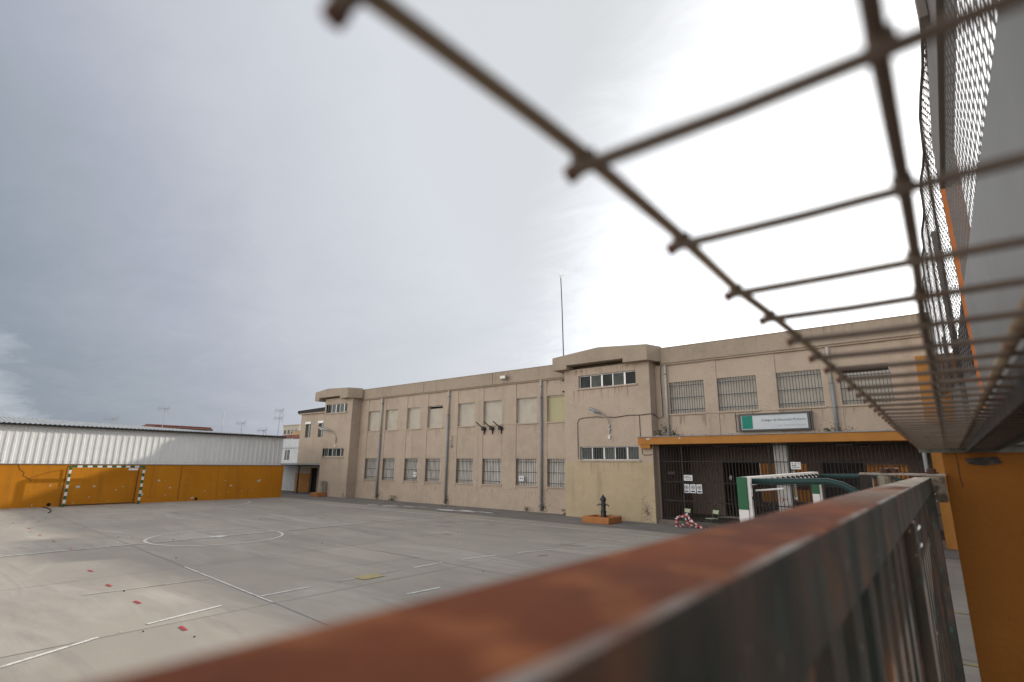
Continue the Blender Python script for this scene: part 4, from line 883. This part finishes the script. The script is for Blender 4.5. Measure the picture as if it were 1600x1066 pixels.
# ------------------------------------------------------------------ background houses and aerials
e = empty('brick_house', (-61, 20.8, 0), 'low house with a red tiled roof edge showing above the shed roof', 'house', 'houses beyond the shed')
MB().box(-66, -60.05, 18.3, 23.35, 0, 5.6).build('wall', M['house_w'], e)
r_ = MB(); r_.prism([(-59.6, 5.62), (-59.6, 5.75), (-62.5, 5.92), (-66.5, 5.62)], 18.2, 23.45)
for k in range(26): y = 18.25+k*.2; r_.tube([(-59.55, y, 5.80), (-62.5, y, 5.96)], .055, 6)
r_.build('roof', M['tile'], e); MB().box(-59.62, -59.54, 18.15, 23.5, 5.5, 5.62).build('eave', M['dark_gap'], e)
for k in range(3): MB().box(-60.06, -60.0, 22.0+k*.4, 22.25+k*.4, 5.3, 5.5).build('vent', M['black'], e)
def block(x0, x1, y, z, mat_, lab, wz, name='apartment_block', dep=8):
    e = empty(name, ((x0+x1)/2, y, 0), lab, 'building' if name == 'apartment_block' else 'house', 'houses beyond the shed')
    MB().box(x0, x1, y, y+dep, 0, z).build('wall', mat_, e)
    MB().box(x0-.15, x1+.15, y-.15, y+dep+.15, z, z+.18).build('roof', M['house_b'], e)
    for zz in wz:
        n = int((x1-x0)/1.6)
        for k in range(n):
            x = x0+.5+k*1.6; w_ = MB().box(x, x+.9, y-.03, y-.002, zz, zz+.9).build('window', M['glass'], e); MB().box(x-.08, x+.98, y-.08, y-.031, zz-.08, zz).build('sill', M['house_w'], w_)
    return e
block(-118.5, -111.5, 62, 10.5, M['house_b'], 'tallest grey beige apartment block beyond the shed', (8.6,), dep=6)
block(-112.5, -100, 61, 9.0, M['house_y'], 'ochre flat-roofed block right of the tallest block', (7.4,), dep=6)
e = empty('tiled_house', (-110, 57, 0), 'distant house with a dark red roof left of the annex', 'house', 'houses beyond the shed')
MB().box(-114, -102, 55.5, 60, 0, 7.1).build('wall', M['house_w'], e); MB().prism([(-114.3, 7.1), (-101.7, 7.1), (-101.7, 7.75), (-114.3, 7.6)], 55.2, 60.2).build('roof', M['tile'], e)
e = empty('white_house', (-80, 40, 0), 'white house with a white lean-to roof seen over the awning', 'house', 'houses beyond the shed')
MB().box(-88, -70, 40, 46, 0, 4.4).build('wall', M['house_w'], e)
MB().prism([(-88.2, 4.4), (-69.8, 4.4), (-69.8, 5.6), (-85.5, 5.6)], 39.8, 44).build('roof', M['house_w'], e)
for x in (-79.6, -77.4, -75.2):
    w_ = MB().box(x, x+1.3, 39.96, 39.998, 2.7, 4.1).build('window', M['glass_pale'], e); MB().box(x+.62, x+.7, 39.94, 39.959, 2.7, 4.1).build('mullion', M['alu'], w_)

def aerial(x, y, z0, z1, kind, lab):
    e = empty('roof_aerial', (x, y, z0), lab, 'aerial', 'aerials on the roofs beyond the shed')
    MB().tube([(x, y, z0), (x, y, z1)], .022, 6).build('mast', M['ant'], e)
    if 'y' in kind:
        for q, zz in enumerate([z1-.08]+([z1-.75] if 'Y' in kind else [])):
            b_ = MB(); b_.tube([(x, y-.5, zz), (x, y+.35, zz+.05)], .012, 5)
            for k in range(8): yy = y-.5+k*.11; b_.tube([(x-.12, yy, zz-.16), (x+.12, yy, zz+.2)], .008, 4)
            for s in (-1, 1): b_.tube([(x, y+.1, zz), (x, y+.3, zz+s*.28)], .01, 4); b_.tube([(x-.1, y+.3, zz+s*.28), (x+.1, y+.3, zz+s*.28)], .01, 4); b_.tube([(x-.1, y+.2, zz+s*.15), (x+.1, y+.2, zz+s*.15)], .01, 4)
            b_.build('antenna', M['ant'], e)
    if 'd' in kind:
        d_ = MB(); c = Vector((x+.25, y+.1, z0+.32)); n = 16; prev = None
        for r_, dep in ((.02, -.05), (.16, -.035), (.28, .0)):
            ring_ = [c+Vector((dep, r_*math.cos(2*math.pi*k/n), r_*math.sin(2*math.pi*k/n))) for k in range(n)]
            if prev:
                for k in range(n): d_.face([prev[k], prev[(k+1) % n], ring_[(k+1) % n], ring_[k]])
            prev = ring_
        d_.tube([c+Vector((-.04, 0, 0)), Vector((x, y, z0+.32))], .015, 5); d_.build('dish', M['house_w'], e)
    if 's' in kind:
        MB().tube([(x, y, z1-.9), (x+.02, y+.03, z1+.25)], .03, 8).build('antenna', M['house_w'], e)
aerial(-45, 14.2, 4.1, 6.25, 'y', 'tall yagi aerial above the left part of the shed roof'); aerial(-45, 18.4, 4.1, 6.1, 'sd', 'stick aerial with a small dish in the middle of the skyline')
aerial(-45, 19.95, 4.1, 5.55, 'y', 'small low yagi aerial right of the stick aerial'); aerial(-45, 23.1, 4.0, 6.85, 'yYd', 'tallest aerial with two yagis and a dish near the annex'); aerial(-45, 21.8, 4.0, 5.05, 'y', 'lowest aerial, just left of the tallest one')
aerial(-45, 11.1, 4.1, 5.25, 'y', 'leftmost small aerial peeking above the shed roof')

# ------------------------------------------------------------------ weeds
def weed(x, y, s, lab, z=0.004):
    m_ = MB()
    for k in range(46):
        a = random.uniform(0, 6.28); r_ = random.uniform(0, .5)*s; h_ = random.uniform(.05, .55)*s; c = Vector((x+r_*math.cos(a), y+r_*math.sin(a)*.5, z+h_)); d = Vector((math.cos(a), math.sin(a), random.uniform(.1, 1))).normalized(); q = d.cross(Vector((0, 0, 1))).normalized()*.06*s*random.uniform(.6, 1.4); l_ = .17*s*random.uniform(.7, 1.3)
        m_.face([c-d*l_/2, c+q, c+d*l_/2, c-q])
        if k % 3 == 0: m_.tube([(x, y, z), c], .004*s, 4)
    tag(m_.build('weed', M['plant']), lab, 'weed', 'weeds along the foot of the school wall')
weed(-28.6, 22.85, .7, 'bushiest weed at the foot of the wall beyond the second drainpipe'); weed(-17.5, 22.9, .45, 'small weed at the wall just left of the nearest drainpipe'); weed(-14.98, 22.75, .6, 'weed in the corner of the yellowish stair tower')
weed(-9.9, 22.75, .55, 'left dark tuft growing on the canopy below the pale drainpipe', 3.69); weed(-9.2, 22.8, .4, 'right dark tuft growing on the canopy below the pale drainpipe', 3.69); weed(-3.3, 22.9, .35, 'tuft on the canopy under the drainpipe right of the sign', 3.69)

# ------------------------------------------------------------------ right end: orange end wall, perimeter wall, pillars, net
o = MB().bbox(-.36, 2.6, 21.9, 22.5, 0, 6.1, .03).build('end_wall', M['orange2']); tag(o, 'tall orange wall end standing at the right end of the porch', 'wall')
o = MB().bbox(.42, .56, 7.27, 21.88, 0, H+2.1, .02).build('perimeter_wall', M['grey_render']); tag(o, 'grey rendered boundary wall running from the tall pillar to the school', 'wall')
o = MB().bbox(.365, .54, 7.05, 7.25, 0, 5.88, .02).build('boundary_pillar', M['brick_orange']); tag(o, 'tall orange pillar rising behind the perforated screen', 'pillar')
o = MB().tube([(-.52, 21.7, 0), (-.52, 21.7, 3.3)], .06, 10).build('service_pipe', M['pipe'], smooth=True); tag(o, 'grey vertical pipe beside the orange end wall', 'pipe')
NF = empty('net_fence', (.3, 14, 3), 'sagging chicken wire net with a black cable along its top, above the right boundary', 'fence')
def npt(y, z): return Vector((.42-.27*(y-5)/17+.02*math.sin(y*2.1+z), y, z))
def ztop(y): return H+4.25+max(0, y-5)*.085
nw = MB(); cz_ = .085; y0n, y1n = 3.6, 21.9
ny = int((y1n-y0n)/cz_)
def strut(mb, a, b_, r):
    d = (b_-a).normalized(); u = d.cross(Vector((1, 0, .2))).normalized()*r; v = d.cross(u).normalized()*r; i = len(mb.v)
    for p in (a, b_): mb.v += [tuple(p+u), tuple(p-u*.5+v*.87), tuple(p-u*.5-v*.87)]
    for k in range(3): mb.f.append([i+k, i+(k+1) % 3, i+3+(k+1) % 3, i+3+k]); mb.m.append(0)
for a in range(ny):
    y = y0n+a*cz_; zt_ = ztop(y); z = zt_-(1.15 if y < 7.3 else 3.4); off = (a % 2)*.06; k = 0
    while z+off < zt_-.05:
        jit = lambda: Vector((random.uniform(-.01, .01), random.uniform(-.012, .012), random.uniform(-.012, .012)))
        p = npt(y, z+off); q = npt(y, z+off+.05); rr = npt(y+cz_, z+off+.05+.035); s_ = npt(y+cz_, z+off-.035)
        strut(nw, p+jit()*.3, q+jit()*.3, .0046); strut(nw, q, rr, .0036)
        strut(nw, p, s_, .0036); z += .12
nw.build('wire_net', M['net'], NF)
cbm = MB(); cbm.tube([npt(y, ztop(y)+.03*math.sin(y*1.3)) for y in [3.2+k*.6 for k in range(32)]], .022, 6)
cbm.tube([npt(y, ztop(y)-.03+.03*math.cos(y*1.9)) for y in [3.2+k*.6 for k in range(32)]], .008, 6); cbm.build('cable', M['cable'], NF)
bw = MB()
for k in range(150):
    y = 3.4+k*.12; p = npt(y, ztop(y)-.62+.02*math.sin(k)); q = npt(y+.12, ztop(y+.12)-.62+.02*math.sin(k+1)); strut(bw, p, q, .003)
    if k % 2 == 0:
        for s in range(4): strut(bw, p-Vector((random.uniform(-.03, .03), random.uniform(-.03, .03), .045)), p+Vector((random.uniform(-.03, .03), random.uniform(-.03, .03), .045)), .002)
bw.build('barbed_wire', M['net'], NF)
for (y, x, zt_, w_) in ((11.46, .34, H+4.15, .09), (21.5, -.0, H+5.05, .15), (21.7, .42, H+4.2, .12)):
    MB().bbox(x, x+w_, y, y+w_, 2.9, zt_, .01).build('post', M['post'], NF)

# ------------------------------------------------------------------ gate right under the camera
GT = empty('metal_gate', (-.06, .7, 0), 'rusty barred metal gate leaf crossing the foreground under the camera', 'gate')
rz = H-.0238
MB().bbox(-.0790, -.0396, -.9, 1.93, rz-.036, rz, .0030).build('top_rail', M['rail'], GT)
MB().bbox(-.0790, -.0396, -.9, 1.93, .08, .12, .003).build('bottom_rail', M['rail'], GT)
bar0 = None; y00 = -.82
for k in range(38):
    y = y00+k*.07
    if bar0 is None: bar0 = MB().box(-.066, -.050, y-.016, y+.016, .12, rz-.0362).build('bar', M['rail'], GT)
    else:
        c = bar0.copy(); COL.objects.link(c); c.parent = GT; c.location.y = y-y00
for y in (.80, 1.905):
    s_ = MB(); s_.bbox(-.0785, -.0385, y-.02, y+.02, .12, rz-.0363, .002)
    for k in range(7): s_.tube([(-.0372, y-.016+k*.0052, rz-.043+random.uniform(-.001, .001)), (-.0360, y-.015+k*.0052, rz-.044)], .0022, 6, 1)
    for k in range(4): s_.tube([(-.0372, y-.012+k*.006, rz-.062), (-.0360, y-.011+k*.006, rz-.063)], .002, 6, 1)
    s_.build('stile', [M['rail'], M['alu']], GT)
# second frame beyond the hinge: dark upright and edge bars
HB = MB().bbox(-.215, -.006, 1.965, 2.0, H-.020, H-.0135, .001).build('hinge', M['flat'], GT)
HB['label'] = 'flat steel hinge plate with rusty bolts'
HB['_w'] = GT['_w']
for x, q_ in ((-.150, 1), (-.038, 1.3)):
    b_ = MB(); b_.lathe((x, 1.975, H-.020-.055*q_), [(.019*q_, 0), (.022*q_, .003), (.022*q_, .050*q_), (.019*q_, .054*q_)], 16); b_.build('barrel', M['hinge'], HB)
    b_ = MB(); b_.lathe((x, 1.975, H-.0135), [(.016, 0), (.016, .004), (.011, .0045), (.011, .013), (.007, .015)], 6); b_.build('bolt', M['bolt'], HB)
b_ = MB(); b_.lathe((-.127, 1.98, H-.0135), [(.012, 0), (.012, .013), (.006, .016)], 6); b_.build('bolt', M['bolt'], HB)
MB().box(-.214, -.182, 1.95, 1.982, H-.10, H-.0205).build('bracket', M['angle'], HB)
tag(MB().bbox(-.079, -.050, 1.945, 1.963, .0, H-.034, .002).build('gate_post', M['angle']), 'dark steel upright post at the hinge end of the rusty gate', 'post')
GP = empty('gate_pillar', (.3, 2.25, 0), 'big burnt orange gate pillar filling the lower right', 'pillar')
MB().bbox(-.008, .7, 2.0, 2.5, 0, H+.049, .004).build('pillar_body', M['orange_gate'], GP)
p_ = MB(); p_.prism([(.04, H+.03), (.11, H+.035), (.12, H+.018), (.085, H+.010), (.05, H+.014)], 1.996, 1.9995); p_.build('mortar_hole', M['angle'], GP)
p_ = MB()
p_.tube([(.022, 1.999, H+.046), (.025, 1.999, H+.02), (.024, 1.999, H-.02), (.027, 1.999, H-.05)], .0008, 4); p_.build('crack', M['dark_gap'], GP)

# welded wire grid over the camera
WM = empty('wire_grid', (-.0, 1.0, H+.06), 'rusty welded wire grid stretched flat just above the camera', 'wire mesh')
zm = H+.0602
YS = [.0306, .0846, .1352, .1885, .2310, .2800, .3320, .3790, .4260, .4780, .5290, .5760, .6260]
while YS[-1] < 1.96: YS.append(YS[-1]+.0497)
YS = [.0306-.052*k for k in (6, 5, 4, 3, 2, 1)]+YS
EX = [(-.4, -.0542), (.03, -.0535), (.085, -.0500), (.135, -.0492), (.19, -.0502), (.24, -.0490), (.40, -.0484), (.6, -.0480), (1.0, -.0520), (2.2, -.058)]
def bentx(y):
    for (a, p), (b, q) in zip(EX, EX[1:]):
        if y <= b: return p+(q-p)*(y-a)/(b-a)
    return EX[-1][1]
ys_ = [-.35+k*.02 for k in range(118)]
def sag(y): return .0010*math.sin(y*26)*.4
MB().tube([(bentx(y)+sag(y), y, zm+.0025-.0010*max(0, y-.5)) for y in ys_], .0016, 10).build('wire', M['mesh_wire'], WM, smooth=True)
MB().tube([(.0008-sag(y), y, zm+.0025-.0010*max(0, y-.5)) for y in ys_], .0016, 10).build('wire', M['mesh_dark'], WM, smooth=True)
for y in YS:
    z = zm-.0010*max(0, y-.5); xe = bentx(y)
    a = MB(); a.tube([(xe-.0038, y, z-.0006), (xe, y, z), (-.02, y+random.uniform(-.0006, .0006), z-.0004), (.03, y, z), (.115, y, z)], .0015, 8, 0); a.tube([(xe-.0040, y, z-.0007), (xe-.0022, y, z-.0003)], .0019, 8, 1)
    a.tube([(xe-.0022, y-.0005, z+.0015), (xe+.0022, y+.0005, z+.0015)], .0022, 8, 0); a.tube([(-.0012, y, z+.0013), (.003, y, z+.0013)], .0021, 8, 0)
    a.build('wire', [M['mesh_dark'], M['rust_tip']], WM, smooth=True)
tag(MB().tube([(.034, -.3, H+.064), (.034, .8, H+.0635), (.033, 1.99, H+.061)], .0032, 8).build('support_rod', M['mesh_wire'], smooth=True), 'rusty round rod running along the wire grid above the camera', 'rod')
a = MB(); a.box(.052, .1145, -.3, 1.985, H+.068, H+.073); a.box(.046, .0515, -.3, 1.985, H+.045, H+.073)
tag(a.build('angle_iron', M['angle']), 'dark rusty angle iron carrying the wire grid at the right', 'angle iron')

a = MB(); a.box(-.060, .5, 1.988, 1.996, H+.046, H+.074); a.box(-.060, .5, 1.962, 1.9875, H+.066, H+.0735)
a.build('end_bar', M['post'], WM)
# tall grey screen panel right of the camera
SP = empty('perforated_screen', (.122, 1.4, H), 'tall grey steel panel topped with expanded metal mesh right of the camera', 'screen')
a = MB(); a.prism([(0, 0)]*3, 0, 0) if False else None
XP = .12
def zlow(y): return H+.515+.034*(y-.75)
a.v += [(XP-.003, -.4, H+.052), (XP-.003, 2.15, H+.052), (XP-.003, 2.15, zlow(2.15)), (XP-.003, -.4, zlow(-.4)), (XP-.001, -.4, H+.052), (XP-.001, 2.15, H+.052), (XP-.001, 2.15, zlow(2.15)), (XP-.001, -.4, zlow(-.4))]
for q in ((0, 1, 2, 3), (7, 6, 5, 4), (0, 4, 5, 1), (1, 5, 6, 2), (2, 6, 7, 3), (3, 7, 4, 0)): a.f.append(list(q)); a.m.append(0)
a.build('sheet', M['panel'], SP)
ex = MB(); py, pzz = .035, .064
y = .0
def zhigh(y): return H+.93 if y < 2.15 else H+.98
k = 0
while y < 2.13:
    z = H+.50; r_ = 0
    while z < zhigh(y):
        c = Vector((XP, y+(py/2 if r_ % 2 else 0), z))
        if z > zlow(c.y)-.035:
            A_, B_, C_, D_ = c+Vector((0, -py/2, 0)), c+Vector((0, 0, pzz/2)), c+Vector((0, py/2, 0)), c
            # two crossing strands of each diamond, as slanted flat ribbons
            for p, q in ((c, c+Vector((0, py/2, pzz/2))), (c+Vector((0, py/2, 0))-Vector((0, 0, 0)), None)):
                if q is None: p, q = c, c+Vector((0, -py/2, pzz/2))
                d = (q-p).normalized(); n_ = Vector((1, 0, 0)); s_ = d.cross(n_).normalized()
                u = (s_*.0026); v = n_*.0006; i = len(ex.v)
                for w_ in (p, q): ex.v += [tuple(w_+u-v), tuple(w_+u+v), tuple(w_-u+v), tuple(w_-u-v)]
                for m4 in range(4): ex.f.append([i+m4, i+(m4+1) % 4, i+4+(m4+1) % 4, i+4+m4]); ex.m.append(0)
        z += pzz/2; r_ += 1
    y += py
ex.build('expanded_metal', M['expanded'], SP)
MB().bbox(XP-.012, XP+.022, .2, 2.12, H+.905, H+1.075, .003).build('top_beam', M['beam'], SP)
MB().bbox(XP-.03, XP-.013, 1.35, 1.39, H+1.0, H+1.09, .002).build('bracket', M['beam'], SP)

for o in bpy.data.objects:
    if '_w' in o: del o['_w']
